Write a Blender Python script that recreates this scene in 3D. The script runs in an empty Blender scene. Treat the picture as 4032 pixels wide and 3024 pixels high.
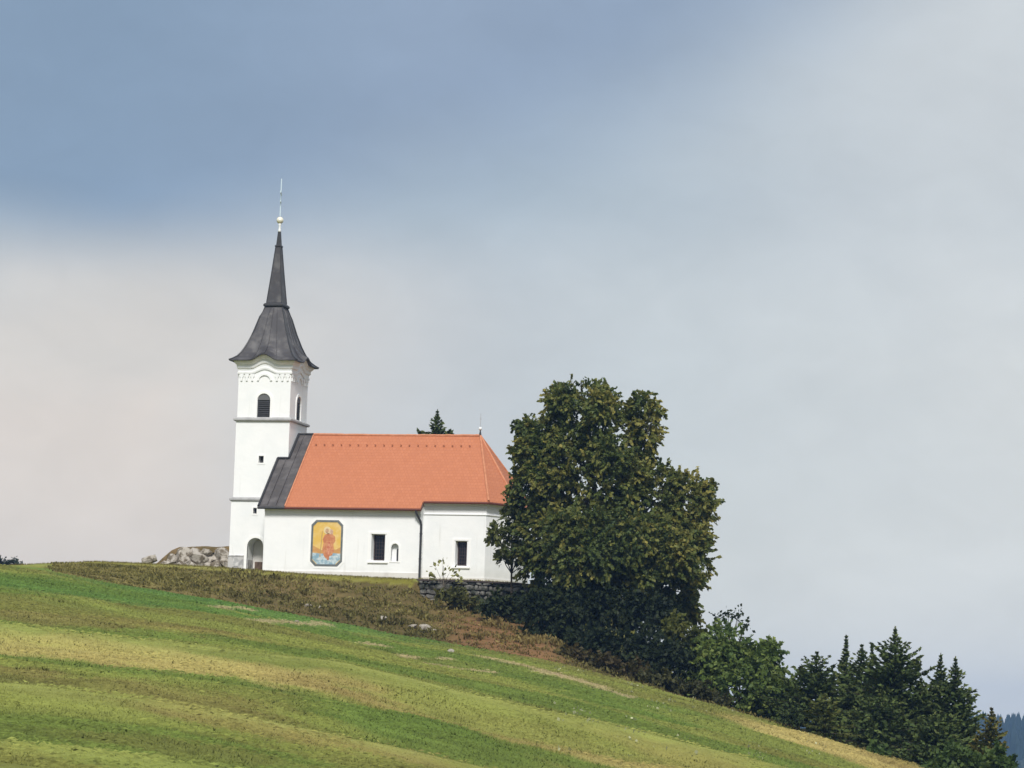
import bpy, bmesh, math, random
import numpy as np
from mathutils import Vector, Matrix
from math import radians as rad, pi, sin, cos, tan, sqrt

# ------------------------------------------------------------------ camera
S = bpy.context.scene
CAM = np.array([73.379, -217.482, -12.063])
YAW, PITCH, ROLL = 0.246841, 0.113495, 0.031213
FPX = 12000.0                                   # focal length in pixels of the 4032 px wide photograph
F3 = np.array([-sin(YAW)*cos(PITCH), cos(YAW)*cos(PITCH), sin(PITCH)])
R3 = np.array([cos(YAW), sin(YAW), 0.0])
U3 = np.cross(R3, F3)
RR = cos(ROLL)*R3 + sin(ROLL)*U3
UU = -sin(ROLL)*R3 + cos(ROLL)*U3
cd = bpy.data.cameras.new("camera"); cam = bpy.data.objects.new("camera", cd)
S.collection.objects.link(cam); S.camera = cam
cam.matrix_world = Matrix(((RR[0], UU[0], -F3[0], CAM[0]), (RR[1], UU[1], -F3[1], CAM[1]),
                           (RR[2], UU[2], -F3[2], CAM[2]), (0, 0, 0, 1)))
cd.sensor_width = 36.0; cd.lens = 36.0*FPX/4032.0
cd.clip_start = 0.5; cd.clip_end = 20000

# ------------------------------------------------------------------ light, sky, exposure
EXPO = 0.6
S.view_settings.view_transform = 'Standard'; S.view_settings.look = 'None'
S.view_settings.exposure = EXPO; S.view_settings.gamma = 1
SUN_AZ, SUN_EL, SUN_STR = 13.0, 46.0, 2.5       # azimuth measured from due south (-Y) towards east (+X)
sl = bpy.data.lights.new("sun", 'SUN'); sl.energy = SUN_STR; sl.angle = rad(14); sl.color = (1.0, 0.965, 0.91)
sun = bpy.data.objects.new("sun", sl); S.collection.objects.link(sun)
sdir = Vector((sin(rad(SUN_AZ))*cos(rad(SUN_EL)), -cos(rad(SUN_AZ))*cos(rad(SUN_EL)), sin(rad(SUN_EL))))
sun.rotation_euler = sdir.to_track_quat('Z', 'Y').to_euler()
S.render.engine = 'CYCLES'
S.cycles.use_denoising = True
S.cycles.max_bounces = 5; S.cycles.diffuse_bounces = 3; S.cycles.transparent_max_bounces = 6
S.cycles.volume_bounces = 0

def lin(c):
    return tuple(((v/255)/12.92 if v/255 <= .04045 else ((v/255+.055)/1.055)**2.4) for v in c)

class NT:
    """tiny helper for node trees"""
    def __init__(s, tree):
        s.t = tree; s.t.nodes.clear()
    def n(s, typ, **kw):
        nd = s.t.nodes.new(typ)
        for k, v in kw.items():
            if k in ('i',):
                for a, b in v.items():
                    if hasattr(b, 'is_output') or isinstance(b, bpy.types.NodeSocket): s.t.links.new(b, nd.inputs[a])
                    else: nd.inputs[a].default_value = b
            else: setattr(nd, k, v)
        return nd
    def m(s, op, a, b=0.0, c=0.0, clamp=False):
        nd = s.n('ShaderNodeMath', operation=op, use_clamp=clamp, i={0: a, 1: b, 2: c}); return nd.outputs[0]
    def mix(s, f, a, b, blend='MIX'):
        nd = s.n('ShaderNodeMix', data_type='RGBA', blend_type=blend, clamp_factor=True)
        for k, v in ((0, f), (6, a), (7, b)):
            if isinstance(v, bpy.types.NodeSocket): s.t.links.new(v, nd.inputs[k])
            else: nd.inputs[k].default_value = v if k == 0 else (tuple(v)+(1,))[:4]
        return nd.outputs[2]
    def sm(s, x, lo, hi):
        nd = s.n('ShaderNodeMapRange', interpolation_type='SMOOTHSTEP', i={0: x, 1: lo, 2: hi, 3: 0.0, 4: 1.0}); return nd.outputs[0]

W = bpy.data.worlds.new("World"); S.world = W; W.use_nodes = True
w = NT(W.node_tree)
tc = w.n('ShaderNodeTexCoord').outputs['Generated']
def dotv(v): return w.n('ShaderNodeVectorMath', operation='DOT_PRODUCT', i={0: tc, 1: tuple(v)}).outputs['Value']
ff = w.m('MAXIMUM', dotv((-sin(YAW), cos(YAW), 0)), 0.15)
uu = w.m('DIVIDE', dotv((cos(YAW), sin(YAW), 0)), ff)           # azimuth tangent about the view heading
vv = w.m('DIVIDE', w.n('ShaderNodeSeparateXYZ', i={0: tc}).outputs[2], ff)   # elevation tangent
def cn(scale, det, off, dist=0.0):
    mp = w.n('ShaderNodeMapping', i={0: tc, 1: off, 3: (1, 1, 1.7)})
    return w.n('ShaderNodeTexNoise', i={'Vector': mp.outputs[0], 'Scale': scale, 'Detail': det, 'Roughness': .55, 'Distortion': dist}).outputs[0]
n1 = w.m('SUBTRACT', cn(5.0, 3, (3.1, .7, 2.2)), .5)
n2 = w.m('SUBTRACT', cn(14.0, 4, (1.1, 5.7, .2), .3), .5)
# photo-like coordinates of the cloud deck: X to the right, Y downwards, in thousandths
X = w.m('MULTIPLY_ADD', uu, 6583.0, 1106.0)
Y = w.m('MULTIPLY_ADD', vv, -6583.0, 1580.0)
wob = w.m('ADD', w.m('MULTIPLY', n1, 300.0), w.m('MULTIPLY', n2, 110.0))
# dark slate cloud: lower boundary runs from left-middle up to the right
g = w.m('SUBTRACT', w.m('ADD', w.m('MULTIPLY_ADD', w.m('MULTIPLY', X, X), -1.75e-4, 500.0), wob), Y)      # >0 inside the slate cloud
C_ = lambda *c: tuple(v/2**EXPO for v in lin(c))
blue = w.mix(w.sm(w.m('ADD', X, wob), 150.0, 1000.0), C_(134,155,178), C_(147,164,186))
pale = w.mix(w.sm(X, 1000.0, 2200.0), C_(175,189,200), C_(207,212,214))
warm = w.mix(w.sm(X, 250.0, 1350.0), C_(220,214,206), C_(197,202,206))
lowr = w.mix(w.sm(w.m('ADD', Y, wob), 700.0, 1500.0), C_(201,207,209), C_(221,223,219))
low = w.mix(w.sm(X, 700.0, 1500.0), warm, lowr)
low = w.mix(w.sm(w.m('ADD', X, w.m('MULTIPLY', n1, 500.0)), 1400.0, 2300.0), low, C_(220,222,220))
mid = w.mix(w.sm(w.m('ADD', Y, wob), 380.0, 760.0), pale, low)
cl = w.mix(w.sm(g, w.m('MULTIPLY_ADD', X, -.08, -125.0), w.m('MULTIPLY_ADD', X, .05, 150.0)), mid, blue)
# thin pinkish veil above the left of the hill
veil = w.m('MULTIPLY', w.sm(w.m('ADD', Y, w.m('MULTIPLY', n2, 260.0)), 760.0, 960.0), w.sm(w.m('ADD', X, w.m('MULTIPLY', n2, 500.0)), 620.0, 330.0))
cl = w.mix(w.m('MULTIPLY', veil, .5), cl, C_(231,216,203))
# fine cloud texture
n3 = w.m('SUBTRACT', cn(38.0, 5, (7.1, 2.7, 4.2), .8), .5)
tex = w.m('MULTIPLY_ADD', n3, .10, w.m('MULTIPLY_ADD', n2, .22, 1.0))
cl = w.n('ShaderNodeVectorMath', operation='SCALE', i={0: cl, 'Scale': tex}).outputs[0]
# overhead and behind: plain bright cloud deck
ov = w.sm(vv, .34, .9)
cl = w.mix(ov, cl, C_(196,200,206))
sky = w.n('ShaderNodeTexSky', sky_type='NISHITA', sun_disc=False, sun_elevation=rad(SUN_EL), sun_rotation=rad(180-SUN_AZ), altitude=400)
skys = w.n('ShaderNodeVectorMath', operation='SCALE', i={0: sky.outputs[0], 'Scale': 0.1}).outputs[0]
fin = w.mix(.94, skys, cl)
bg = w.n('ShaderNodeBackground', i={0: fin, 1: 1.0})
w.t.links.new(bg.outputs[0], w.n('ShaderNodeOutputWorld').inputs[0])

# ------------------------------------------------------------------ helpers
rng = np.random.default_rng(11); random.seed(5)
COL = S.collection

def tag(o, label=None, cat=None, group=None, kind=None):
    if label: o['label'] = label
    if cat: o['category'] = cat
    if group: o['group'] = group
    if kind: o['kind'] = kind
    return o
def empty(name, loc, label, cat, group=None):
    o = bpy.data.objects.new(name, None); COL.objects.link(o); o.location = loc
    o.empty_display_size = .3
    return tag(o, label, cat, group)

class MB:
    def __init__(s): s.v = []; s.f = []
    def add(s, vs, fs):
        k = len(s.v); s.v += [tuple(map(float, p)) for p in vs]; s.f += [tuple(i+k for i in f) for f in fs]; return s
    def box(s, a, b):
        (x0,y0,z0),(x1,y1,z1) = a, b
        return s.add([(x0,y0,z0),(x1,y0,z0),(x1,y1,z0),(x0,y1,z0),(x0,y0,z1),(x1,y0,z1),(x1,y1,z1),(x0,y1,z1)],
              [(0,3,2,1),(4,5,6,7),(0,1,5,4),(1,2,6,5),(2,3,7,6),(3,0,4,7)])
    def prism(s, poly, ax, a, b):
        """poly: 2-D outline, extruded along axis ax ('x','y','z') from a to b"""
        def P(p, t):
            return {'y': (p[0], t, p[1]), 'x': (t, p[0], p[1]), 'z': (p[0], p[1], t)}[ax]
        n = len(poly)
        vs = [P(p, a) for p in poly] + [P(p, b) for p in poly]
        return s.add(vs, [tuple(range(n))[::-1], tuple(range(n, 2*n))] + [(i, (i+1) % n, n+(i+1) % n, n+i) for i in range(n)])
    def frame(s, outer, inner, ax, a, b):
        """flat ring between two outlines with the same number of points"""
        def P(p, t):
            return {'y': (p[0], t, p[1]), 'x': (t, p[0], p[1])}[ax]
        n = len(outer); vs = [P(p, t) for t in (a, b) for p in outer] + [P(p, t) for t in (a, b) for p in inner]
        fs = []
        for i in range(n):
            j = (i+1) % n
            fs += [(i, j, n+j, n+i), (2*n+i, 3*n+i, 3*n+j, 2*n+j), (i, 2*n+i, 2*n+j, j), (n+i, n+j, 3*n+j, 3*n+i)]
        return s.add(vs, fs)
    def tube(s, pts, r, n=8, cap=True):
        pts = [Vector(p) for p in pts]; rr = [float(q) for q in r] if hasattr(r, "__len__") else [float(r)]*len(pts)
        vs = []; fs = []
        for i, p in enumerate(pts):
            d = (pts[min(i+1, len(pts)-1)] - pts[max(i-1, 0)]).normalized()
            a = d.cross(Vector((0, 0, 1)) if abs(d.z) < .9 else Vector((1, 0, 0))).normalized(); b = d.cross(a)
            vs += [p + rr[i]*(cos(2*pi*k/n)*a + sin(2*pi*k/n)*b) for k in range(n)]
        for i in range(len(pts)-1):
            for k in range(n):
                fs.append((i*n+k, i*n+(k+1) % n, (i+1)*n+(k+1) % n, (i+1)*n+k))
        if cap: fs += [tuple(range(n))[::-1], tuple(range((len(pts)-1)*n, len(pts)*n))]
        return s.add(vs, fs)
    def lathe(s, prof, c=(0, 0), n=16):
        vs = [(c[0]+r*cos(2*pi*k/n), c[1]+r*sin(2*pi*k/n), z) for r, z in prof for k in range(n)]; m = len(prof)
        fs = [(i*n+k, i*n+(k+1) % n, (i+1)*n+(k+1) % n, (i+1)*n+k) for i in range(m-1) for k in range(n)]
        return s.add(vs, fs + [tuple(range(n))[::-1], tuple(range((m-1)*n, m*n))])
    def build(s, name, mat, parent=None, smooth=False):
        me = bpy.data.meshes.new(name); me.from_pydata(s.v, [], s.f); me.update()
        bm = bmesh.new(); bm.from_mesh(me); bmesh.ops.recalc_face_normals(bm, faces=bm.faces); bm.to_mesh(me); bm.free()
        if mat: me.materials.append(mat)
        if smooth: me.polygons.foreach_set('use_smooth', [True]*len(me.polygons))
        return link(name, me, parent)
def link(name, me, parent=None):
    o = bpy.data.objects.new(name, me); COL.objects.link(o)
    if parent is not None:
        o.parent = parent
        o.matrix_parent_inverse = Matrix.Translation(-world_loc(parent))
    return o
def world_loc(o):
    l = Vector(o.location)
    if o.type != 'EMPTY': l = Vector((0, 0, 0)); 
    if o.parent is not None and o.type == 'EMPTY': l = l
    return l

def cut(o, cutters):
    """carve the cutters (MB) out of o"""
    tmp = []
    for c in cutters:
        t = c.build("cutter", None); tmp.append(t)
        md = o.modifiers.new("b", 'BOOLEAN'); md.object = t; md.operation = 'DIFFERENCE'; md.solver = 'EXACT'
    bpy.context.view_layer.update()
    dg = bpy.context.evaluated_depsgraph_get()
    me = bpy.data.meshes.new_from_object(o.evaluated_get(dg)); me.name = o.name
    o.modifiers.clear(); o.data = me
    for t in tmp:
        d = t.data; bpy.data.objects.remove(t); bpy.data.meshes.remove(d)

def np_mesh(name, V, Q, mat, parent=None, col=None, nor=None, smooth=False):
    """numpy mesh with all faces of the same size, vertex colours 'Col'"""
    me = bpy.data.meshes.new(name); V = np.asarray(V, np.float32); Q = np.asarray(Q, np.int32)
    me.vertices.add(len(V)); me.vertices.foreach_set('co', V.ravel())
    k = Q.shape[1]
    me.loops.add(Q.size); me.loops.foreach_set('vertex_index', Q.ravel())
    me.polygons.add(len(Q)); me.polygons.foreach_set('loop_start', np.arange(len(Q), dtype=np.int32)*k)
    if smooth: me.polygons.foreach_set('use_smooth', np.ones(len(Q), bool))
    me.update(calc_edges=True)
    if col is not None:
        a = me.color_attributes.new('Col', 'FLOAT_COLOR', 'POINT')
        c4 = np.ones((len(V), 4), np.float32); c4[:, :3] = col; a.data.foreach_set('color', c4.ravel())
    if nor is not None:
        me.polygons.foreach_set('use_smooth', np.ones(len(Q), bool))
        me.normals_split_custom_set_from_vertices(np.asarray(nor, np.float32).tolist())
    if mat: me.materials.append(mat)
    return link(name, me, parent)

# lattice value noise, vectorised
_perm = rng.random((256, 256))
def vnoise(x, y, seed=0):
    x = np.asarray(x, float)+seed*17.3; y = np.asarray(y, float)+seed*9.7
    xi = np.floor(x).astype(int); yi = np.floor(y).astype(int); fx = x-xi; fy = y-yi
    fx = fx*fx*(3-2*fx); fy = fy*fy*(3-2*fy); P = lambda a, b: _perm[a & 255, b & 255]
    return (P(xi, yi)*(1-fx)+P(xi+1, yi)*fx)*(1-fy)+(P(xi, yi+1)*(1-fx)+P(xi+1, yi+1)*fx)*fy
def fbm(x, y, seed=0, o=3):
    s = 0; a = .5; k = 1
    for i in range(o): s = s+a*vnoise(x*k, y*k, seed+i); a *= .5; k *= 2.03
    return s/(1-.5**o)
sstep = lambda a, b, x: (lambda t: t*t*(3-2*t))(np.clip((x-a)/(b-a), 0, 1))

# ------------------------------------------------------------------ materials
def mat(name, col, rough=.8, noise=None, bump=None, spec=.3, metal=0.0, coord='Object'):
    """noise: (scale, colour2, contrast lo, hi); bump: (scale, strength, distance)"""
    m = bpy.data.materials.new(name); m.use_nodes = True; t = NT(m.node_tree)
    b = t.n('ShaderNodeBsdfPrincipled', i={'Roughness': rough, 'Metallic': metal, 'Specular IOR Level': spec})
    c = t.n('ShaderNodeTexCoord').outputs[coord]
    base = None
    if noise:
        nz = t.n('ShaderNodeTexNoise', i={'Vector': c, 'Scale': noise[0], 'Detail': 6.0, 'Roughness': .6}).outputs[0]
        base = t.mix(t.sm(nz, noise[2], noise[3]), col, noise[1]); t.t.links.new(base, b.inputs['Base Color'])
    else: b.inputs['Base Color'].default_value = tuple(col)+(1,)
    if bump:
        nz = t.n('ShaderNodeTexNoise', i={'Vector': c, 'Scale': bump[0], 'Detail': 5.0}).outputs[0]
        bp = t.n('ShaderNodeBump', i={'Height': nz, 'Strength': bump[1], 'Distance': bump[2]}); t.t.links.new(bp.outputs[0], b.inputs['Normal'])
    t.t.links.new(b.outputs[0], t.n('ShaderNodeOutputMaterial').inputs[0]); m['x'] = 0
    return m

def plaster_mat():
    m = bpy.data.materials.new("white_plaster"); m.use_nodes = True; t = NT(m.node_tree)
    c = t.n('ShaderNodeTexCoord').outputs['Object']
    b = t.n('ShaderNodeBsdfPrincipled', i={'Roughness': .9, 'Specular IOR Level': .15})
    n = t.n('ShaderNodeTexNoise', i={'Vector': c, 'Scale': .55, 'Detail': 5.0, 'Roughness': .6}).outputs[0]
    st = t.n('ShaderNodeMapping', i={0: c, 3: (2.2, 2.2, .16)}).outputs[0]
    s = t.n('ShaderNodeTexNoise', i={'Vector': st, 'Scale': 1.3, 'Detail': 4.0, 'Roughness': .6}).outputs[0]
    col = t.mix(t.sm(n, .35, .7), (.87,.875,.875), (.82,.835,.84))
    col = t.mix(t.m('MULTIPLY', t.sm(s, .58, .80), .42), col, (.55,.55,.52))
    zz = t.n('ShaderNodeSeparateXYZ', i={0: c}).outputs[2]
    damp = t.m('MULTIPLY', t.sm(t.m('ADD', zz, t.m('MULTIPLY', n, -1.6)), -1.1, -2.2), .35)
    col = t.mix(damp, col, (.56,.54,.49)); t.t.links.new(col, b.inputs['Base Color'])
    h = t.n('ShaderNodeTexNoise', i={'Vector': c, 'Scale': 2.5, 'Detail': 6.0}).outputs[0]
    bp = t.n('ShaderNodeBump', i={'Height': h, 'Strength': .25, 'Distance': .05}); t.t.links.new(bp.outputs[0], b.inputs['Normal'])
    t.t.links.new(b.outputs[0], t.n('ShaderNodeOutputMaterial').inputs[0]); return m

def tile_mat():
    """red-orange interlocking tiles: courses down the slope, staggered, each tile its own tone"""
    m = bpy.data.materials.new("clay_tiles"); m.use_nodes = True; t = NT(m.node_tree)
    c = t.n('ShaderNodeTexCoord').outputs['Object']
    b = t.n('ShaderNodeBsdfPrincipled', i={'Roughness': .75, 'Specular IOR Level': .25})
    sp = t.n('ShaderNodeSeparateXYZ', i={0: c}).outputs
    along = t.m('ADD', sp[0], t.m('MULTIPLY', sp[1], .12)); up = t.m('MULTIPLY', sp[2], 1.46)
    v = t.n('ShaderNodeCombineXYZ', i={0: along, 1: up}).outputs[0]
    br = t.n('ShaderNodeTexBrick', offset=.5, i={'Vector': v, 'Color1': (.435,.158,.078,1), 'Color2': (.475,.178,.090,1), 'Mortar': (.40,.14,.068,1),
             'Scale': 1.0, 'Mortar Size': .022, 'Mortar Smooth': .6, 'Bias': 0.0, 'Brick Width': .26, 'Row Height': .34})
    n = t.n('ShaderNodeTexNoise', i={'Vector': c, 'Scale': .5, 'Detail': 5.0}).outputs[0]
    col = t.mix(t.m('MULTIPLY', t.sm(n, .4, .75), .5), br.outputs[0], (.42,.155,.078))
    # faint diamond pattern of slightly darker tiles
    d1 = t.m('ABSOLUTE', t.m('SUBTRACT', t.m('FRACT', t.m('MULTIPLY', t.m('ADD', along, up), .55)), .5))
    d2 = t.m('ABSOLUTE', t.m('SUBTRACT', t.m('FRACT', t.m('MULTIPLY', t.m('SUBTRACT', along, up), .55)), .5))
    dots = t.m('MULTIPLY', t.sm(d1, .40, .5), t.sm(d2, .40, .5))
    col = t.mix(t.m('MULTIPLY', dots, .5), col, (.36,.13,.07))
    t.t.links.new(col, b.inputs['Base Color'])
    saw = t.m('FRACT', t.m('DIVIDE', up, .34))
    hh = t.m('ADD', t.m('MULTIPLY', saw, -.6), t.m('MULTIPLY', br.outputs['Fac'], -.4))
    bp = t.n('ShaderNodeBump', i={'Height': hh, 'Strength': .35, 'Distance': .03}); t.t.links.new(bp.outputs[0], b.inputs['Normal'])
    t.t.links.new(b.outputs[0], t.n('ShaderNodeOutputMaterial').inputs[0]); return m

def leaf_mat(name, trans=.25, rough=.6):
    m = bpy.data.materials.new(name); m.use_nodes = True; t = NT(m.node_tree)
    c = t.n('ShaderNodeAttribute', attribute_name='Col').outputs['Color']
    b = t.n('ShaderNodeBsdfPrincipled', i={'Base Color': c, 'Roughness': rough, 'Specular IOR Level': .25 if trans > .1 else .06})
    tr = t.n('ShaderNodeBsdfTranslucent', i={0: c})
    mx = t.n('ShaderNodeMixShader', i={0: trans, 1: b.outputs[0], 2: tr.outputs[0]})
    t.t.links.new(mx.outputs[0], t.n('ShaderNodeOutputMaterial').inputs[0]); return m

def ground_mat():
    m = bpy.data.materials.new("meadow_turf"); m.use_nodes = True; t = NT(m.node_tree)
    c = t.n('ShaderNodeTexCoord').outputs['Object']
    a = t.n('ShaderNodeAttribute', attribute_name='Col').outputs['Color']
    b = t.n('ShaderNodeBsdfPrincipled', i={'Roughness': .95, 'Specular IOR Level': .1})
    n = t.n('ShaderNodeTexNoise', i={'Vector': c, 'Scale': 1.6, 'Detail': 8.0, 'Roughness': .7}).outputs[0]
    k = t.n('ShaderNodeMapRange', i={0: n, 1: .25, 2: .75, 3: .72, 4: 1.22}).outputs[0]
    col = t.n('ShaderNodeVectorMath', operation='SCALE', i={0: a, 'Scale': k}).outputs[0]
    t.t.links.new(col, b.inputs['Base Color'])
    h = t.n('ShaderNodeTexNoise', i={'Vector': c, 'Scale': 2.2, 'Detail': 6.0, 'Roughness': .7}).outputs[0]
    bp = t.n('ShaderNodeBump', i={'Height': h, 'Strength': .7, 'Distance': .25}); t.t.links.new(bp.outputs[0], b.inputs['Normal'])
    t.t.links.new(b.outputs[0], t.n('ShaderNodeOutputMaterial').inputs[0]); return m

M = dict(
    white=plaster_mat(), tiles=tile_mat(), turf=ground_mat(),
    trim=mat("white_trim", (.89,.89,.88), .9, spec=.15),
    plinth=mat("pale_plinth", (.70,.68,.65), .9, (1.2, (.58,.55,.52), .45, .75), spec=.15),
    string=mat("grey_string", (.40,.40,.40), .8, (2.0, (.32,.32,.32), .4, .7)),
    metal=mat("dark_sheet_metal", (.075,.068,.068), .55, (1.1, (.13,.12,.12), .42, .7), (1.4, .25, .04), .4, .2),
    spire=mat("spire_sheet_metal", (.060,.057,.061), .5, (1.3, (.125,.12,.12), .42, .72), (1.6, .3, .05), .45, .25),
    dark=mat("dark_metal", (.035,.035,.038), .5, spec=.4),
    gutter=mat("brown_gutter", (.13,.035,.022), .5),
    ridge=mat("ridge_tiles", (.54,.23,.125), .7, (3, (.46,.18,.09), .4, .7)),
    hook=mat("rusty_snow_hook", (.33,.12,.065), .8),
    glass=mat("dark_window_glass", (.012,.012,.014), .12, spec=.6),
    louver=mat("dark_louver_wood", (.045,.045,.048), .7),
    louver2=mat("grey_arch_panel", (.13,.13,.135), .8),
    brown=mat("brown_iron_grille", (.06,.04,.035), .6),
    gold=mat("pale_gilded_ball", (.86,.82,.68), .35, spec=.6, metal=.2),
    zinc=mat("pale_painted_zinc", (.80,.82,.82), .4, spec=.5),
    cross=mat("pale_blue_metal", (.60,.72,.78), .4, spec=.5),
    marble=mat("grey_marble", (.52,.51,.50), .5, (2.2, (.30,.30,.31), .45, .62)),
    rock=mat("limestone", (.42,.385,.335), .9, (2.4, (.15,.125,.09), .44, .58), (3.0, 1.0, .2)),
    palerock=mat("pale_stone", (.36,.33,.28), .9, (3.5, (.16,.135,.10), .45, .62), (4.0, .8, .08)),
    wallstone=mat("dry_wall_stone", (.16,.155,.14), .9, (1.7, (.035,.04,.03), .40, .58), (3.0, .8, .1)),
    coping=mat("dark_coping", (.075,.06,.055), .9),
    bark=mat("bark", (.075,.06,.045), .95, (3, (.035,.028,.02), .4, .6), (6, .8, .08)),
    palebark=mat("pale_bark", (.16,.14,.11), .95, (3, (.07,.06,.05), .4, .6), (6, .8, .05)),
    leaf=leaf_mat("leaves", .35), needle=leaf_mat("needles", .08, .7), grass=leaf_mat("grass_blades", .25, .8),
)

# ------------------------------------------------------------------ terrain
H2 = np.array([-sin(YAW), cos(YAW)]); L2 = np.array([cos(YAW), sin(YAW)])
def rf(x, y):
    dx = np.asarray(x, float)-CAM[0]; dy = np.asarray(y, float)-CAM[1]
    return dx*L2[0]+dy*L2[1], dx*H2[0]+dy*H2[1]
def xy(r, f): return CAM[0]+r*L2[0]+f*H2[0], CAM[1]+r*L2[1]+f*H2[1]
def ray(px, py):
    """direction through photo point (2212 px wide coordinates)"""
    k = 4032/2212
    d = F3 + RR*((px*k-2016)/FPX) - UU*((py*k-1512)/FPX); return d/(d[:2]@H2)      # unit forward distance
def at(px, py, f): return CAM + ray(px, py)*f

def curve(f, pts):
    ts = []; zs = []
    for px, py in pts:
        ff_ = np.interp(px, f[0], f[1]) if isinstance(f, tuple) else f
        d = ray(px, py); ts.append(d[:2]@L2); zs.append(CAM[2]+d[2]*ff_)
    return np.array(ts), np.array(zs)
FM = ([-400, 130, 480, 860, 1200, 1500, 1800, 1990, 2300], [196, 198, 200, 198, 192, 186, 180, 176, 171])
C0 = (np.array([-.3, .3]), np.array([-13.5, -13.9]))
CC = curve(70, [(-400,1605),(0,1640),(160,1656),(500,1700),(1106,1790),(1700,1900),(2212,2010),(2700,2120)])
CB = curve(96, [(-400,1462),(0,1505),(322,1540),(516,1576),(713,1621),(852,1650),(1106,1712),(1500,1800),(2212,1960),(2700,2060)])
CA = curve(124, [(-400,1340),(0,1379),(387,1421),(713,1457),(852,1486),(1013,1525),(1372,1608),(1700,1690),(2212,1830),(2700,1960)])
CQ = curve(160, [(-400,1262),(0,1300),(480,1354),(860,1430),(1200,1498),(1500,1570),(1800,1655),(2212,1790),(2700,1940)])
CM = curve(FM, [(-400,1185),(0,1222),(130,1238),(480,1300),(620,1325),(860,1375),(1200,1430),(1500,1510),(1800,1600),(1990,1659),(2212,1740),(2700,1900)])
_tM = np.array([(ray(p, 1400)[:2]@L2) for p in FM[0]])
ZPX = [-60,-30,-20,-18,-16.6,-10,-2,2,6,13.6,18.3,22,23.5,26,30,36,50,70,120]
ZPZ = [-24,-10,-3.4,-1.7,-1.1,-.70,-.9,-1.1,-1.33,-1.54,-1.55,-1.72,-2.2,-5,-9,-13,-18,-22,-32]
YE = -9.3                                                    # front edge of the church plateau
def lerp_ext(t, c):
    ts, zs = c
    z = np.interp(t, ts, zs)
    z = z + np.where(t < ts[0], (t-ts[0])*(zs[1]-zs[0])/(ts[1]-ts[0])*.5, 0) + np.where(t > ts[-1], (t-ts[-1])*(zs[-1]-zs[-2])/(ts[-1]-ts[-2])*.5, 0)
    return z
def bankpar(x, y):
    r, f = rf(x, y); t = np.clip(r/np.maximum(f, 1), -.4, .4)
    fm = np.interp(t, _tM, FM[1])
    # forward distance of the plateau edge along the same bearing:  CAM.y + r*L.y + f*H.y = YE
    fe = (YE-CAM[1])/(H2[1]+t*L2[1])
    return t, f, fm, np.maximum(fe, fm+6)
def ground(x, y, rough=True):
    x = np.asarray(x, float); y = np.asarray(y, float)
    t, f, fm, fe = bankpar(x, y)
    fs = [0, 70, 96, 124, 160]
    zs = [lerp_ext(t, c) for c in (C0, CC, CB, CA, CQ, CM)]
    ff_ = np.clip(f, 0, None)
    z = zs[0].copy()
    for i in range(5):
        a = fs[i]; b = fs[i+1] if i < 4 else fm
        s = np.clip((ff_-a)/(b-a), 0, 1)
        if i == 0: s = s*s*(3-2*s)
        z = np.where(ff_ >= a, zs[i]+(zs[i+1]-zs[i])*s, z)
    # terrace lips: a crisp rounded edge, with a level bench behind it
    wob = (fbm(t*60+3, f*0+1, 4)-.5)*3.0
    for fl, amp, wd in ((70, .38, 2.6), (96, .50, 3.8), (124, .58, 4.2)):
        q = f-fl-wob*.5
        z = z + amp*(np.where(q < 0, np.exp(-(q/wd)**2), np.exp(-(q/(wd*.45))**2)) - .62*np.exp(-((q-wd*1.5)/(wd*.95))**2))
    for fl, amp, ph in ((80, .16, 1.), (111, .26, 2.), (138, .22, 3.), (150, .15, 4.), (171, .16, 5.)):
        q = f-fl-(fbm(t*25+ph*7, f*0+ph, 9)-.5)*10-(t*40)
        z = z + amp*(np.exp(-(q/2.2)**2) - .7*np.exp(-((q-3.6)/2.6)**2))*sstep(.25, .55, fbm(t*18+ph*3, f*.02, 12))
    # bank up to the plateau, then the hilltop
    xe, _ = xy(t*fe, fe); zE = np.interp(xe, ZPX, ZPZ)
    s = np.clip((f-fm)/(fe-fm), 0, 1); wm = sstep(13.5, 15.5, xe)*(1-sstep(23, 25, xe)); ga = .8-.09*wm; ga = ga+.08*(1-wm); s0 = .95+.035*wm; g = np.where(s < s0, ga*s/s0, ga+(1-ga)*(s-s0)/(1-s0))
    zbank = zs[5] + (zE-zs[5])*g
    zpl = np.interp(x, ZPX, ZPZ)
    back = np.maximum(y-16, 0); zpl = zpl-.34*back**1.02
    z = np.where(f > fm, zbank, z); z = np.where(f > fe, zpl, z)
    z = np.where(f < 0, -13.7+.02*f, z)
    far = sstep(330, 560, np.hypot(x-CAM[0], y-CAM[1]))
    z = np.maximum(z, -78); z = z*(1-far) + far*(-78.0)
    if rough:
        near = 1-sstep(250, 330, np.hypot(x-CAM[0], y-CAM[1]))
        onpl = np.where(f > fe-1.5, .12, 1.0)*np.where((f > fm+2) & (f <= fe-2), 1.5, 1.0)
        z = z + near*onpl*(.30*(fbm(x*.10, y*.22, 1, 4)-.5) + .14*(fbm(x*.45, y*.8, 2, 4)-.5))
    return z

def on_ground(px, py, lo=60, hi=226):
    fsx = np.linspace(lo, hi, 3000); d = ray(px, py)
    P = CAM[None]+d[None]*fsx[:, None]
    below = P[:, 2] <= ground(P[:, 0], P[:, 1])
    k = int(np.argmax(below)) if below.any() else len(fsx)-1
    p = P[k].copy(); p[2] = float(ground(p[0], p[1])); return p

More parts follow.
